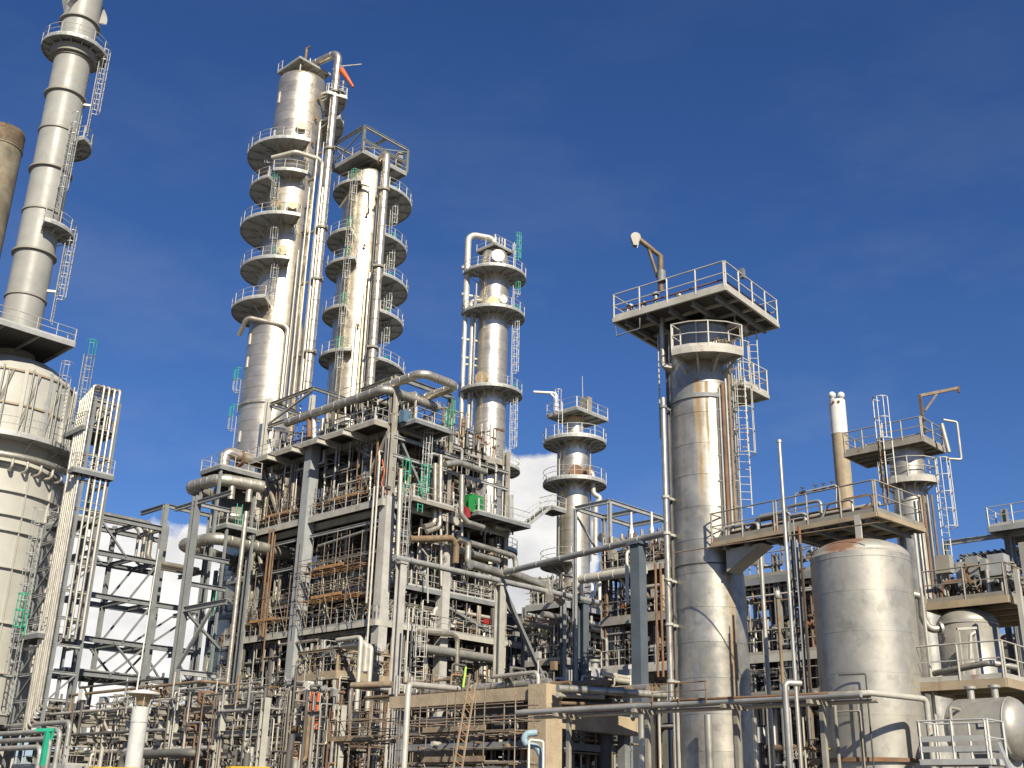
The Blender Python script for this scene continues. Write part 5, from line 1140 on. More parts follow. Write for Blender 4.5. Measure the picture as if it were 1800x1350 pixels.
u_ = at(1121, 960, hitz(1121, 948, zP+.5).y); m = MB(); m.bar(xy(u_, 0), xy(u_, zP+.1), .7, .7); m.build('post', 'steel_shaded', PP.root); MB().box(xy(u_, zP+.2), DU*.5, DV*.5, Z*.08).build('post_cap', 'steel_shaded', PP.root)
u = PP.uof(890, 1012); PP.brace(PP.S(u-.5, 0, zP-.2), PP.S(u+4.2, 0, zP-6.5), 'steel', .3)
pipe(PP.root, [PP.S(u+1, .8, zP+1.0), PP.S(u+5, .8, zP+.6), PP.S(u+7, .8, zP-.4)], .3, 'clad_dull', R=.8)
PP.pipe([hitz(828, 992, zP+.9), hitz(950, 1030, zP+.9), hitz(962, 1020, zP+1.6), hitz(966, 1052, zP-.8)], .32, 'clad_dull', R=.6)

p = at(739, 1150, 69.5); ladder(PP.root, p, -DV*.6-DU*.6, zpix(p.x, p.y, 1225), zpix(p.x, p.y, 1112), 'steel_cream', True, None, .5, 0, 1.7)
for px in (715, 722): q = at(px, 1150, 70); PP.pipe([xy(q, 0), xy(q, zpix(q.x, q.y, 1070))], .07, 'pipe_light')
# ---- grey module right of the structure
M1 = Mod('grey_module', 'grey two-deck pipe module between the structure and the jib column', 'pipe module', at(990, 1120, 89))
zr = lambda r: M1.zrow(0, 0, r)
zA_, zB_, zC_ = zr(1058), zr(1158), zr(1235)
vl, ul = 4.2, 17
for z, mt in ((zA_, 'galv'), (zB_, 'steel_warm'), (zC_, 'steel')): M1.deck(0, ul, 0, vl, z, (0, 3), mt=mt, th=.4)
for u in (0, 5.5, 11, 17):
    for v in (0, vl): M1.column(u, v, 0, zA_+(1.8 if u > 2 else 0), .36, 'steel')
for i in range(6): M1.pipe([M1.S(-2, .4+.6*i, zA_-1.2-.35*(i % 3)), M1.S(ul, .4+.6*i, zA_-1.2-.35*(i % 3))], (.26, .14, .2, .1, .3, .12)[i], ('clad_dull', 'pipe_light', 'pipe_grey', 'pipe_brown', 'cladpipe', 'pipe_light')[i])
M1.clutter(.2, ul, .2, vl, zA_, 2.8, 61, 5, 5, 14, 14, .2); M1.clutter(.2, ul, .2, vl, zB_, zA_-zB_-.6, 62, 9, 6, 14, 14, .3); M1.clutter(.2, ul, .2, vl, zC_, zB_-zC_-.6, 63, 9, 6, 12, 12, .3); M1.clutter(.2, ul, .2, vl, 1, zC_-1.5, 64, 9, 8, 12, 8, .3)
M1.fuzz(0, ul, 0, vl, zA_, 2.4, 65, 90); M1.fuzz(0, ul, 0, vl, zB_, zA_-zB_-.6, 66, 110); M1.fuzz(0, ul, 0, vl, zC_, zB_-zC_, 67, 100); M1.endfuzz()
for px in (1023, 1041): q = at(px, 1040, 88); M1.pipe([xy(q, zpix(q.x, q.y, 1060)), xy(q, zpix(q.x, q.y, 1013)), xy(q, zpix(q.x, q.y, 1013))+DU*2.2, xy(q, zpix(q.x, q.y, 1060))+DU*2.2], .13, 'white', R=.2)
exchanger(M1.S(3.5, -1.4, zC_), DU, 6.5, 1.15, 'white', 'white horizontal vessel lying behind the concrete frame')
exchanger(M1.S(11, -1.6, zC_), DU, 4.5, 1.0, 'clad', 'bright silver horizontal vessel behind the blue grey post')
# open frame on top
FT = Mod('open_top_frame', 'open rectangular grey steel frame rising above the rusty module', 'steel frame', at(1072, 950, 79))
zr = lambda r, u=0, v=0: FT.zrow(u, v, r)
zt_ = zr(881); vl_ = FT.vof(1011, 893); ul_ = FT.uof(1168, 914)
for u, v in ((0, 0), (ul_, 0), (0, vl_), (ul_, vl_), (ul_*.5, vl_)): FT.column(u, v, 0, zt_, .26, 'galv')
for a, b in (((0, 0), (ul_, 0)), ((0, 0), (0, vl_)), ((0, vl_), (ul_, vl_)), ((ul_, 0), (ul_, vl_)), ((ul_*.5, 0), (ul_*.5, vl_))): FT.beam(FT.S(*a, zt_), FT.S(*b, zt_), 'galv', .24, .32)
FT.brace(FT.S(0, vl_, zt_-.4), FT.S(2.5, vl_, zr(945)), 'galv', .14)
m = MB(); q = FT.S(ul_*.62, vl_*.4, zt_-.2); m.tube([q, q-Z*1.3], .06, 5); m.torus(q-Z*2.2, .8, .07, DU, 16, 5); m.lathe(q-Z*1.5, [(0, .2), (.5, .2), (.6, 0)], 10); m.build('hoist', 'dark', FT.root)
for px, r0_ in ((1110, 905), (1146, 900)): q = at(px, 935, 81); MB().lathe(xy(q, zpix(q.x, q.y, 960)), [(0, .22), (1.0, .2), (1.6, .09), (2.6, .08)], 12).build('relief_valve', 'white', FT.root)
FT.pipe([FT.S(1, vl_*.5, zr(935)), FT.S(5, vl_*.5, zr(935)), FT.S(5, vl_*.5, zr(980))], .34, 'clad_dull')
# ---- rusty cream module
M2 = Mod('rusty_module', 'cream and rust stained pipe module left of the near column', 'pipe module', at(1186, 1100, 70.5))
zr = lambda r: M2.zrow(0, 0, r)
vl = M2.vof(1056, 1100); dz = (zr(985), zr(1075), zr(1165))
for z, mt, rm_ in ((dz[0], 'steel_cream', 'steel_warm'), (dz[1], 'steel_warm', 'steel_warm'), (dz[2], 'steel_cream', 'steel_cream')): M2.deck(0, 6, 0, vl, z, (0, 3, 2), mt=mt, rmat=rm_, th=.42)
for u in (.2, 5.8):
    for v in (.2, vl*.5, vl-.2): M2.column(u, v, 0, dz[0]+(1.5 if v > 1 else 0), .3, 'pipe_rust' if v > 1 and u < 1 else 'steel_cream')
P2 = ('pipe_rust', 'pipe_brown', 'pipe_light', 'tan', 'pipe_grey')
M2.clutter(.2, 5.8, .2, vl, dz[0], 2.6, 71, 6, 9, 16, 16, .2, P2); M2.clutter(.2, 5.8, .2, vl, dz[1], dz[0]-dz[1]-.5, 72, 8, 8, 12, 12, .3, P2); M2.clutter(.2, 5.8, .2, vl, dz[2], dz[1]-dz[2]-.5, 73, 8, 8, 12, 12, .3, P2); M2.clutter(.2, 5.8, .2, vl, .5, dz[2]-1, 74, 6, 6, 10, 6, .3, P2)
M2.fuzz(0, 5.8, 0, vl, dz[0], 2.4, 75, 120); M2.fuzz(0, 5.8, 0, vl, dz[1], 3, 76, 100); M2.fuzz(0, 5.8, 0, vl, dz[2], 3, 77, 100); M2.endfuzz('pipe_brown')
for px in (1154, 1163, 1172): q = at(px, 1080, 69); M2.pipe([xy(q, zpix(q.x, q.y, 1190)), xy(q, zpix(q.x, q.y, 990))], .08, 'pipe_rust')
q = at(1102, 1000, 69); M2.pipe([xy(q, zpix(q.x, q.y, 1060)), xy(q, zpix(q.x, q.y, 968)), xy(q, zpix(q.x, q.y, 968))+DU*2], .12, 'pipe_light')
M2.pipe([M2.S(-.3, vl+1.5, dz[0]-.4), M2.S(-.3, 2, dz[0]-.4)], .32, 'steel_cream', bands=1.2)
M2.brace(M2.S(0, vl*.4, dz[1]+.2), M2.S(0, vl*.75, dz[0]-.4), 'steel_cream', .2)
solo('concrete_plinth', MB().bar(xy(at(1112, 1190, 70), 0), xy(at(1112, 1190, 70), zpix(at(1112, 1190, 70).x, 70, 1178)), 1.3, 1.3).bar(at(1096, 1176, 70), at(1136, 1170, 70), 1.0, .3), 'fireproof', 'pale concrete pier with a capping slab under the rusty module', 'pier')

# ---- tan concrete frame
CF = Mod('concrete_portal', 'tan concrete portal frame of thick beams and post, bottom centre', 'concrete frame', at(958, 1260, 50))
zr = lambda r: CF.zrow(0, 0, r)
zt_ = zr(1204); vl = CF.vof(694, 1232); ul = CF.uof(1112, 1300)
MB().bar(CF.S(0, 0, 0), CF.S(0, 0, zt_), 1.05, 1.05).build('post', 'concrete', CF.root)
MB().bar(CF.S(0, .53, zt_-.34), CF.S(0, vl, zt_-.34), .7, .56).build('beam', 'concrete', CF.root); MB().bar(CF.S(0, vl*.36, zt_-.62), CF.S(0, vl*.37, zt_-.62), .5, .2)
MB().bar(CF.S(.53, 0, zr(1262)), CF.S(ul, 0, zr(1262)), .7, .8).build('beam', 'concrete', CF.root)
MB().bar(CF.S(.3, vl-.3, 0), CF.S(.3, vl-.3, zt_-.7), .35, .35).build('post', 'steel', CF.root); MB().bar(CF.S(ul-.4, .2, 0), CF.S(ul-.4, .2, zr(1278)), .4, .4).build('post', 'steel', CF.root)
for u in (5.5, ul):
    MB().bar(CF.S(u, .5, zt_-.36), CF.S(u, vl, zt_-.36), .5, .5).build('beam', 'steel', CF.root); MB().bar(CF.S(u, vl, 0), CF.S(u, vl, zt_), .4, .4).build('post', 'steel', CF.root)
R_ = random.Random(8)
for i in range(12):
    u = .6+i*.55; r = R_.choice([.07, .1, .14, .2, .26]); CF.pipe([CF.S(u, -2.5*R_.random(), zt_+r), CF.S(u, vl+3, zt_+r)], r, R_.choice(['clad_dull', 'pipe_grey', 'cladpipe', 'pipe_brown']), bands=2 if r > .15 else 0)
for i in range(9): v = .7+i*.95; r = R_.choice([.06, .08, .12]); CF.pipe([CF.S(.2, v, zr(1262)-.7-.2*(i % 3)), CF.S(ul+2, v, zr(1262)-.7-.2*(i % 3))], r, R_.choice(['pipe_light', 'pipe_grey', 'pipe_brown']))
CF.clutter(.8, ul, .6, vl, .6, zt_-1.6, 81, 14, 18, 12, 18, .4, ('pipe_rust', 'pipe_dark', 'pipe_grey', 'pipe_dark', 'cladpipe', 'pipe_brown'))  # dark pipe colours weighted to paint the shaded interior
for z in (zr(1300), zr(1345)): CF.deck(.6, ul, .6, vl, z, (), mt='steel', rmat='scaff')
CF.pipe([CF.S(.55, .2, zt_+.18), CF.S(.55, vl*.95, zt_+.18)], .17, 'clad_dull', bands=1.4); CF.pipe([CF.S(-.2, .25, zt_-.02), CF.S(-.2, .25, zt_+.55), CF.S(-.2, 3, zt_+.5)], .1, 'pipe_light')
for i, (a_, b_, r, mt) in enumerate((((980, 1210), (1170, 1222), .16, 'clad_dull'), ((980, 1222), (1060, 1226), .11, 'pipe_light'), ((985, 1236), (1110, 1240), .08, 'pipe_brown'))):
    CF.pipe([at(*a_, 49), at(*b_, 52)], r, mt, bands=1 if i == 0 else 0)
CF.fuzz(.8, ul, .3, vl, 1.5, zt_-2.6, 82, 130); CF.fuzz(0, ul, 0, vl, zt_, 1.0, 83, 60); CF.endfuzz('pipe_brown')
# blue lagged line and frame beside the post
bl = thing('blue_lagged_pipe', 'pale blue lagged pipe with a bend beside the concrete post', 'pipe', xy(at(940, 1340, 47), 0))
pipe(bl, [at(944, 1288, 47), at(922, 1290, 47), at(921, 1308, 47), at(944, 1312, 47), at(952, 1330, 47), xy(at(953, 1360, 47), .2)], .14, 'bluelag', R=.3, name='pipe')
MB().tube(fillet([xy(at(930, 1350, 46.6), .0), at(930, 1300, 46.6), at(955, 1303, 46.6), xy(at(956, 1350, 46.6), .0)], .1), .05, 6).build('frame', 'white', bl)
pipe(thing('goalpost_pipe', 'pale pipe rising and bending right in front of the concrete beam', 'pipe', xy(at(712, 1300, 45), 0)), [xy(at(713, 1300, 45), 0), xy(at(713, 1300, 45), zpix(at(713, 1300, 45).x, 45, 1203)), at(806, 1211, 48.5)], .125, 'pipe_light', R=.2, name='pipe')
# leaning timber ladder
ld = thing('timber_ladder', 'brown timber ladder leaning steeply against the scaffold, bottom centre', 'ladder', xy(at(803, 1345, 47), 0))
f0, f1 = at(797, 1350, 46.6), at(826, 1185, 47.6); g0, g1 = at(812, 1350, 46.4), at(836, 1200, 47.4)
dn = (f0-f1).normalized(); f0 = f0+dn*(f0.z/-dn.z if dn.z < 0 else 0); dn2 = (g0-g1).normalized(); g0 = g0+dn2*(g0.z/-dn2.z)
MB().bar(f0, f1, .07, .05).build('stile', 'plank_grey', ld); MB().bar(g0, g1, .07, .05).build('stile', 'plank_grey', ld)
for i in range(22): MB().tube([f0.lerp(f1, (i+.5)/23), g0.lerp(g1, (i+.5)/23)], .022, 5).build('rung', 'plank', ld)
solo('lime_pole', MB().tube([at(814, 1208, 47.2), at(819, 1172, 47.2)], .05, 6), 'lime', 'short lime green pole sticking up beside the timber ladder', 'pole')

# ---- rust stained balcony in front of the structure
BP = Mod('rusty_balcony', 'rust stained square balcony with railings in front of the blue grey column', 'platform', at(592, 1180, 75))
zb_ = BP.zrow(0, 0, 1182); lv, lu = BP.vof(521, 1178), BP.uof(684, 1200)
BP.deck(0, lu, 0, lv, zb_, (0, 1, 2, 3), mt='tan', rmat='tan', th=.4); BP.deck(0, lu, 0, lv, zb_-4.5, (0, 3), mt='steel_warm', rmat='scaff')
for u in (.15, lu-.15):
    for v in (.15, lv-.15): BP.column(u, v, 0, zb_+1.6, .22, 'pipe_rust' if v < 1 else 'tan')
BP.beam(BP.S(0, 0, zb_+1.55), BP.S(0, lv, zb_+1.55), 'tan', .16, .18); BP.beam(BP.S(0, 0, zb_+1.55), BP.S(lu, 0, zb_+1.55), 'tan', .16, .18)
BP.clutter(.2, lu, .2, lv, zb_, 2.2, 91, 5, 6, 8, 10, .2, P2+('pipe_dark',)); BP.clutter(.2, lu, .2, lv, zb_-4.5, 3.8, 92, 8, 8, 10, 10, .2, P2+('pipe_dark',)); BP.clutter(.2, lu, .2, lv, .3, zb_-5.5, 93, 8, 8, 10, 8, .2, P2+('pipe_dark',))
BP.fuzz(0, lu, 0, lv, zb_, 2, 94, 80); BP.fuzz(-.5, lu, -.5, lv+2, zb_-4.5, 4, 95, 120); BP.fuzz(-.5, lu, -.5, lv+2, .5, zb_-5.5, 96, 120); BP.endfuzz('pipe_brown')
for px, a, b, r in ((631, 1120, 1280, .16), (641, 1130, 1180, .2), (650, 1135, 1250, .16), (594, 1210, 1285, .1)): q = at(px, 1180, 73); BP.pipe([xy(q, zpix(q.x, q.y, b)), xy(q, zpix(q.x, q.y, a)), xy(q, zpix(q.x, q.y, a))+DV*2.5], r, 'pipe_light', R=.3)
BP.pipe([at(618, 1205, 71), at(690, 1203, 70)], .2, 'plank_grey'); BP.pipe([at(614, 1275, 71), at(617, 1206, 71), at(655, 1212, 71)], .13, 'cladpipe')
lo = thing('orange_ladder', 'bright orange ladder standing upright in the scaffolding', 'ladder', xy(at(552, 1280, 68), 0))
for px in (548, 558): a, b = at(px-3, 1282, 68), at(px+1, 1216, 68); MB().bar(a, b, .16, .12).build('stile', 'orange', lo)
for i in range(9): MB().tube([at(546, 1278-i*7, 68), at(558, 1278-i*7, 68)], .03, 5).build('rung', 'orange', lo)
MB().bar(xy(at(545, 1282, 68), 0), at(545, 1283, 68), .14, .1).build('stile', 'orange', lo)

# ---- scaffolds
S_ = scaffold
S_('tube scaffold with orange boards along the second deck, left bay', MS.S(-.5, V1+.7, 0), V2-V1-1.2, 1.3, Z2, Z2+2.6, [Z2+1.05], seed=1)
S_('tube scaffold with orange boards along the second deck, right bay', MS.S(-.5, .8, 0), V1-1.8, 1.3, Z2, Z2+2.6, [Z2+1.05], seed=2)
zs_ = zz(1048)
S_('two-tier scaffold with orange boards between the blue grey and the white column', MS.S(-1.5, 1.0, 0), V1-2.0, 1.6, Z4, zz(935), [zz(1042), zz(990)], seed=3, bay=1.5)
S_('scaffold with brown boards left of the blue grey column', MS.S(-.9, V1+1.0, 0), V2-V1-1.6, 1.4, Z4, zz(985), [zz(1065)], seed=4, pm='plank', bay=1.6)
q = at(650, 1290, 71); S_('long low scaffold with weathered boards in front of the structure', q, 15, 1.4, 0, zpix(q.x, q.y, 1225), [zpix(q.x, q.y, 1262), zpix(q.x, q.y, 1310)], seed=5, pm='plank_grey', bay=1.9)
q = at(690, 1290, 60); S_('tall thin scaffold with grey boards left of the concrete beam', q, 7, 1.3, 0, zpix(q.x, q.y, 1225), [zpix(q.x, q.y, 1300)], seed=6, pm='plank_grey', bay=1.7)
q = at(905, 1300, 47.5); S_('scaffold with grey boards in front of the concrete beam beside the timber ladder', q, 7.2, 1.2, 0, zpix(q.x, q.y, 1222), [zpix(q.x, q.y, 1282), zpix(q.x, q.y, 1338)], seed=7, pm='plank_grey', bay=1.8)

# ------------------------------------------------------------------ bottom right: front pipes, pole, drums and decks
zf = 5.03
FP = Mod('front_pipe_run', 'long brown and grey pipes crossing low in front of the near column and drum', 'pipe run', xy(hitz(1480, 1222, zf), 0))
v1 = (xy(hitz(990, 1262, zf), 0)-FP.o).dot(DV)
for u, dz_, r, mt in ((0, 0, .10, 'pipe_grey'), (.3, .09, .07, 'pipe_brown'), (.55, .02, .08, 'pipe_rust'), (.8, .1, .09, 'pipe_grey'), (1.0, -.1, .07, 'pipe_light')): FP.pipe([FP.S(u, -.6, zf+dz_), FP.S(u, v1, zf+dz_)], r, mt)
FP.pipe([FP.S(0, -.2, zf+.02), hitz(1530, 1218, zf+.05), hitz(1628, 1229, zf), xy(hitz(1628, 1229, zf), 0)], .09, 'steel_cream', R=.15)
FP.pipe([FP.S(-.05, .4, zf+.05), FP.S(-.05, 6, zf+.12)], .045, 'pipe_rust')
for px in (1244, 1128): q = at(px, 1250, hitz(px, 1250, zf).y+.3); FP.pipe([xy(q, 0), xy(q, zf-.1)], .14, 'clad_dull', name='post')
for v in (1, 4, 7.5, 11): MB().bar(FP.S(-.2, v, zf-.14), FP.S(1.2, v, zf-.14), .12, .12).build('cross_beam', 'steel_warm', FP.root); MB().bar(FP.S(.6, v, 0), FP.S(.6, v, zf-.2), .14, .14).build('post', 'steel_warm', FP.root)
m = MB(); railing(m, [FP.S(-.1, 4.6, zf+.05), FP.S(-.1, 6.8, zf+.05)], .6, 1.1, .02, 0); m.build('railing', 'pipe_rust', FP.root)
PO = thing('vent_pole', 'tall thin silver vent pole in front of the walkway', 'pole', xy(at(1393, 1060, 31.5), 0))
q = at(1378, 900, 31.5); MB().tube([xy(q, 0), xy(q, zpix(q.x, q.y, 775))], .055, 10).build('pole', 'clad', PO); MB().lathe(xy(q, zpix(q.x, q.y, 778)), [(0, .055), (0, .075), None, (.08, .07), None, (.08, 0)], 12).build('cap', 'pipe_light', PO)
for lab, px, row, top, Y, r, mt in (('thin pink grey standpipe with a cap between column and drum', 1373, 1150, 1046, 33, .05, 'pipe_brown'), ('bent grey pipe standing at the left foot of the drum', 1384, 1270, 1200, 30, .08, 'clad_dull'), ('silver standpipe in front of the near column base', 1328, 1300, 1262, 37, .075, 'cladpipe'), ('slim silver pipe standing in the dark gap right of the near column', 1345, 1110, 960, 44, .09, 'clad_dull')):
    q = at(px, row, Y); t = thing('standpipe', lab, 'pipe', xy(q, 0)); pts_ = [xy(q, 0), xy(q, zpix(q.x, q.y, top))]
    if 'bent' in lab: pts_.append(pts_[-1]+V3((.45, .1, 0)))
    pipe(t, pts_, r, mt, R=.12)
    if 'cap' in lab: MB().lathe(pts_[1], [(-.1, .06), (-.1, .085), (.1, .085), (.16, 0)], 10).build('cap', 'pipe_light', t)
# pipes climbing the left flank of the drum
c = TF; r = c.m(87, c.z(1150))
for a, rr_, mt, t0, t1, d in ((-78, .05, 'pipe_rust', 1230, 925, .30), (-70, .03, 'dark', 1230, 960, .35), (-84, .04, 'steel', 1300, 960, .40), (-88, .09, 'steel_cream', 1010, 945, .45), (84, .05, 'rail', 1345, 945, .22), (78, .04, 'pipe_light', 1345, 1040, .26), (-92, .05, 'pipe_dark', 1260, 900, .6)): c.riser(a, r+d, c.z(t0), c.z(t1), rr_, mt, 0)
ladder(c.root, c.P(-80, r+.55, 0), c.D(-60), c.z(1230), c.z(960), 'steel', False, None, .38, 0, .9)
pipe(c.root, [c.P(-35, r+.35, .2), c.P(-35, r+.35, c.z(1246)), c.P(-38, r+.35, c.z(1238)), c.P(-50, r+.6, c.z(1224))], .055, 'steel_warm', R=.1); pipe(c.root, [c.P(-14, r+.2, .2), c.P(-14, r+.2, c.z(1228))], .03, 'steel_warm'); pipe(c.root, [c.P(-4, r+.25, .2), c.P(-4, r+.25, c.z(1196)), c.P(-30, r+.25, c.z(1196))], .025, 'dark', R=.05)
pipe(c.root, [c.P(-12, r+.25, .2), c.P(-12, r+.25, c.z(1258)), c.P(-36, r+.25, c.z(1258))], .025, 'steel_warm', R=.05)
m = MB(); valve(m, c.P(-60, r+.5, c.z(1320)), c.D(-60), .1); valve(m, c.P(-55, r+.7, c.z(1345)), c.D(30), .12); m.tube([c.P(-60, r, c.z(1320)), c.P(-60, r+.9, c.z(1320))], .05, 8); m.build('drain_valve', 'pipe_brown', c.root)
# dark module seen between column and drum
M3 = Mod('gap_module', 'shadowed pipe module in the gap between near column and drum', 'pipe module', at(1455, 1150, 49))
zr = lambda r: M3.zrow(0, 0, r); vl = M3.vof(1290, 1150)
for row, mt in ((1000, 'steel'), (1142, 'steel_cream'), (1215, 'steel')): M3.deck(0, 7, 0, vl, zr(row), (0, 3), mt=mt, rmat='steel_warm', th=.35)
for u in (.2, 6.8):
    for v in (.2, vl*.5, vl-.2): M3.column(u, v, 0, zr(960), .26)
for row, sd_, h in ((1142, 101, 3.6), (1215, 102, 1.7), (1345, 103, 3)): M3.clutter(.1, 6.9, .2, vl, zr(row), h, sd_, 10, 10, 14, 14, .25, ('pipe_dark', 'pipe_grey', 'cladpipe', 'pipe_brown'))
M3.clutter(.1, 6.9, .2, vl, zr(1000), 1.6, 104, 3, 4, 8, 6, .12)
M3.fuzz(0, 7, 0, vl, zr(1142), 3.5, 105, 90); M3.fuzz(0, 7, 0, vl, 1, zr(1142)-1, 106, 140); M3.endfuzz()
for i in range(4): M3.pipe([M3.S(.5+.5*i, 0, zr(1015)-.2*i), M3.S(.5+.5*i, vl, zr(1015)-.2*i)], .08+.03*i, 'clad_dull')
M4dummy = None
# right-hand decks with the domed drum and the lying drum
M4 = Mod('right_deck_module', 'cream steel decks with railings around the domed drum at the right edge', 'pipe module', xy(at(1880, 1180, 33), 0))
zu, zl = zpix(at(1700, 1052, 37).x, 37, 1052), zpix(at(1700, 1198, 34.5).x, 34.5, 1198)
M4.o = M4.o
def m4(px, py, z): return xy(hitz(px, py, z), 0)
a = m4(1640, 1066, zu); b = m4(1772, 1046, zu); dvl = (a-b).dot(DV)
square_deck(M4.root, [b, b+DU*5, b+DU*5+DV*dvl, b+DV*dvl], zu, 'tan', 'steel_warm', .24, (3, 0), sp=1.3, r=.028)
for f in (.02, .98): MB().bar(xy(b+DV*(dvl*f)+DU*2.6, 0), xy(b+DV*(dvl*f)+DU*2.6, zu-.1), .16, .16).build('column', 'steel_warm' if f > .3 else 'galv', M4.root)
M4u = Mod('upper_right_pipework', 'tangle of small pipes and valves on the upper right deck', 'pipework', b)
M4u.clutter(.3, 4.6, .2, dvl, zu, 1.4, 111, 6, 8, 14, 18, .09, ('pipe_light', 'pipe_rust', 'pipe_grey', 'pipe_brown'))
a = m4(1640, 1207, zl); b = m4(1768, 1192, zl); dvl = (a-b).dot(DV)
square_deck(M4.root, [b, b+DU*5.5, b+DU*5.5+DV*dvl, b+DV*dvl], zl, 'tan', 'steel_cream', .26, (3, 0), sp=1.2, r=.028)
for f in (.02,): MB().bar(xy(b+DV*(dvl*f)+DU*2.2, 0), xy(b+DV*(dvl*f)+DU*2.2, zu+.6), .14, .14).build('column', 'steel_cream', M4.root)
MB().bar(xy(b+DU*3, 0), xy(b+DU*3, zu+1.6), .2, .2).build('column', 'steel_warm', M4.root)
pipe(M4.root, [xy(a+DU*.2, zl+.42), xy(b+DU*.2+DV*.5, zl+.5), xy(b+DU*.9, zl+.4)], .10, 'clad_dull', R=.2)
q = m4(1702, 1130, zl+1.1)
DD = thing('domed_drum', 'pale domed upright drum standing on the lower right deck', 'drum', xy(b+DU*2.0+DV*1.2, zl)); pc = at(1703, 1120, 38); rD = 51*depth(pc)/F
zt_ = zpix(pc.x, pc.y, 1100)
MB().lathe(xy(pc, 0), [(zl+.02, rD), (zt_, rD)]+dome(rD, rD*.62, 7, zt_), 48).build('shell', 'drumskin', DD); MB().lathe(xy(pc, zt_), [(-.02, rD), (-.02, rD+.015), (.02, rD+.015), (.02, rD)], 48).build('seam', 'drum', DD)
pipe(DD, [at(1655, 1105, 37.6), at(1634, 1107, 37.6), at(1622, 1085, 37.6), at(1620, 1048, 37.6), at(1605, 1045, 37.6)], .13, 'clad_dull', R=.25, name='nozzle_pipe', flanges=(0,))
for dx in (1684, 1712): p = at(dx, 1120, 36.4); MB().bar(xy(p, zl), xy(p, zpix(p.x, p.y, 1108)), .12, .12).build('frame_post', 'steel_cream', DD)
MB().bar(at(1682, 1106, 36.4), at(1716, 1104, 36.4), .12, .08).build('frame_head', 'steel_cream', DD); pipe(DD, [at(1706, 1160, 36.3), at(1706, 1116, 36.3), at(1714, 1112, 36.3)], .06, 'pipe_light', R=.1)
hd = thing('lying_drum', 'large grey drum lying on its side under the right deck', 'drum', xy(at(1780, 1280, 32.8), 0)); e0 = at(1782, 1281, 32.8); rH = 54*depth(e0)/F
MB().lathe(e0, [(-a_, b_) for a_, b_ in dome(rH, rH*.55, 8)][::-1]+[(0, rH), (1.45, rH)]+[(1.45+a_, b_) for a_, b_ in dome(rH, rH*.5, 6)], 48, axis=DV).build('shell', 'drumskin', hd)
for f in (.3, 1.2): q = e0+DV*f; MB().box(xy(q, (q.z-rH*.6)/2), DV*.2, DU*(rH*.7), Z*((q.z-rH*.6)/2)).build('saddle', 'fireproof', hd)
MB().lathe(e0, [(-.02, rH), (-.02, rH+.012), (.02, rH+.012), (.02, rH)], 48, axis=DV).build('weld_seam', 'drum', hd)
pipe(hd, [e0+DV*1.2-DU*rH*.7+Z*rH*.6, e0+DV*1.2-DU*(rH+.5)+Z*rH*.6, e0+DV*1.2-DU*(rH+.5)-Z*2], .05, 'steel_warm', R=.1, name='drain_line', flanges=(0,))
m = MB(); a_ = e0-DU*(rH+.02)+DV*.5; m.box(a_+Z*.1, DU*.02, DV*.14, Z*.09); m.build('nameplate', 'steel_cream', hd)
for f in (.4, 1.1): MB().lathe(e0+DV*f+Z*rH*.92, [(0, .1), (.35, .1), None, (.35, .17), None, (.42, .17), None, (.42, 0)], 12).build('nozzle', 'drum', hd)
# small access stand
AS = thing('access_stand', 'small pale steel access stand with railings, bottom right corner', 'platform', xy(at(1700, 1340, 29.5), 0)); b = xy(at(1742, 1336, 28.8), 0); z = zpix(b.x, b.y, 1334)
square_deck(AS, [b, b+DU*1.1, b+DU*1.1+DV*1.8, b+DV*1.8], z, 'rail', 'rail', .14, (0, 1, 2, 3), h=.95, sp=.9, r=.025, beams=False, toe=0)
m = MB()
for hh in (.25, .5): m.bar(xy(b, z+hh), xy(b+DV*1.8, z+hh), .03, .14)
m.build('side_board', 'rail', AS)
for u, v in ((.05, .05), (1.05, .05), (.05, 1.75), (1.05, 1.75)): q = b+DU*u+DV*v; MB().bar(q, xy(q, z), .07, .07).build('leg', 'rail', AS)
q = b+DU*.2-DV*.15; MB().bar(xy(q, z+.4), xy(q-DV*1.1, 0), .06, .2).build('stair_stringer', 'galv', AS)
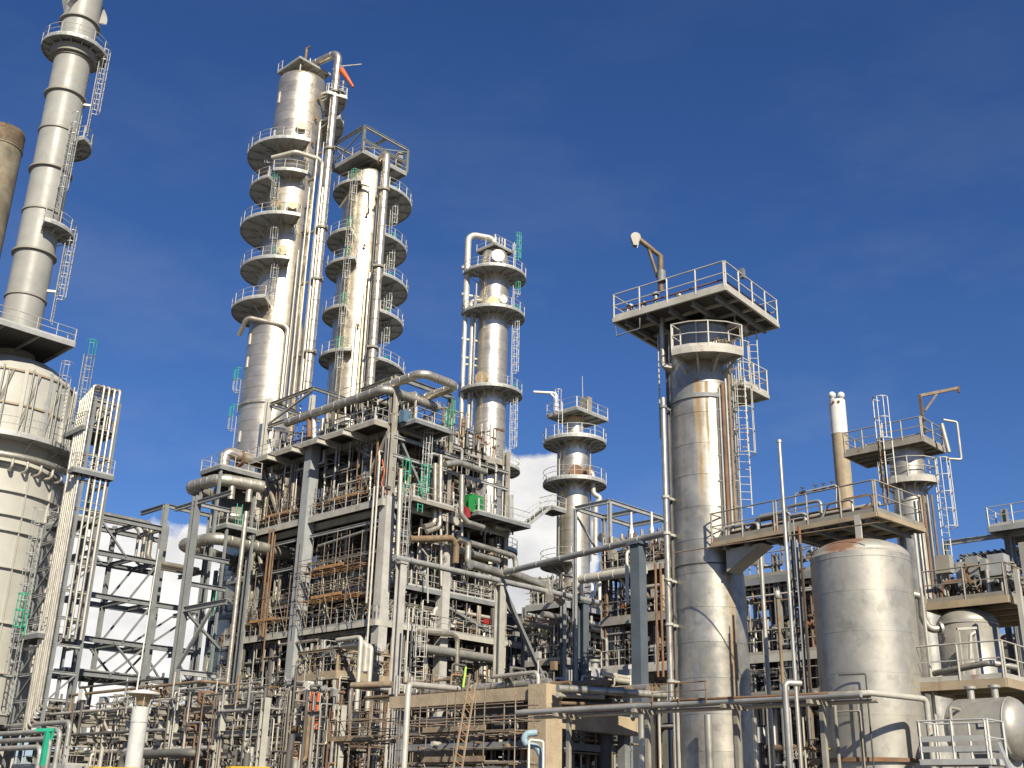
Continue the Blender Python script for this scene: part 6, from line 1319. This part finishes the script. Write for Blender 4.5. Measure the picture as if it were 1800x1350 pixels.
# far right rack
M5 = Mod('far_right_rack', 'steel rack with a railed deck and lattice at the far right', 'pipe rack', at(1776, 980, 60))
zr = lambda r: M5.zrow(0, 0, r)
M5.column(0, 0, 0, zr(895), .32); M5.column(.6, 0, 0, zr(940), .26)
vl = M5.vof(1660, 956); M5.beam(M5.S(0, -3, zr(940)), M5.S(0, vl, zr(940)), 'galv', .2, .26); M5.column(0, vl, 0, zr(938), .28)
M5.deck(-1.0, 3, -3.5, .6, zr(930), (0, 2, 3), mt='galv', sp=1.4)
for i in range(9): M5.brace(M5.S(2, vl*i/9, zr(955)), M5.S(2, vl*(i+1)/9, zr(1010)), 'galv', .14); M5.beam(M5.S(1, vl*i/9, zr(958)), M5.S(4, vl*i/9, zr(965)), 'galv', .14, .2)
for row in (955, 985, 1012): M5.beam(M5.S(2, -3, zr(row)), M5.S(2, vl, zr(row)), 'steel', .18, .24)
M5.deck(.5, 6, -3.5, vl+2, zr(1020), (3,), mt='steel'); M5.clutter(.5, 6, -3, vl+2, zr(1020), 1.8, 121, 6, 8, 12, 12, .2); M5.clutter(.5, 6, -3, vl+2, .5, zr(1030)-1, 122, 14, 14, 16, 8, .3, ('pipe_dark', 'pipe_grey', 'steel_warm', 'cladpipe'))
for u in (.5, 6):
    for v in (-3, 0, vl, vl+2): M5.column(u, v, 0, zr(1020), .3)

# ---- added dark blocks standing in for the shaded depth behind the structure
def backing_block(label, px0, px1, Y, toprow, mt='backing_dark'):
    a, b = at(px0, toprow, Y), at(px1, toprow, Y); h = min(a.z, b.z); t = thing('dark_backing', label, 'backing', xy((a+b)/2, 0)); n_ = int((b.x-a.x)/2.0)
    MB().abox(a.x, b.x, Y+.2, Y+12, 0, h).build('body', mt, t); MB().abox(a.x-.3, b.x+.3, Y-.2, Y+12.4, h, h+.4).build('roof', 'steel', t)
    for i in range(n_): x = a.x+(b.x-a.x)*(i+.5)/n_; MB().abox(x-.9, x+.9, Y, Y+.19, .5, h-.4).build('backing_panel', mt, t)
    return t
backing_block('added dark panelled backing behind the central structure', 470, 880, 119, 850)
backing_block('low added dark backing behind the grey module', 884, 982, 121, 1085)
backing_block('low added dark backing behind the left corner column', 425, 468, 121, 1040)
backing_block('added dark panelled backing behind the right hand modules', 985, 1900, 95, 1105)
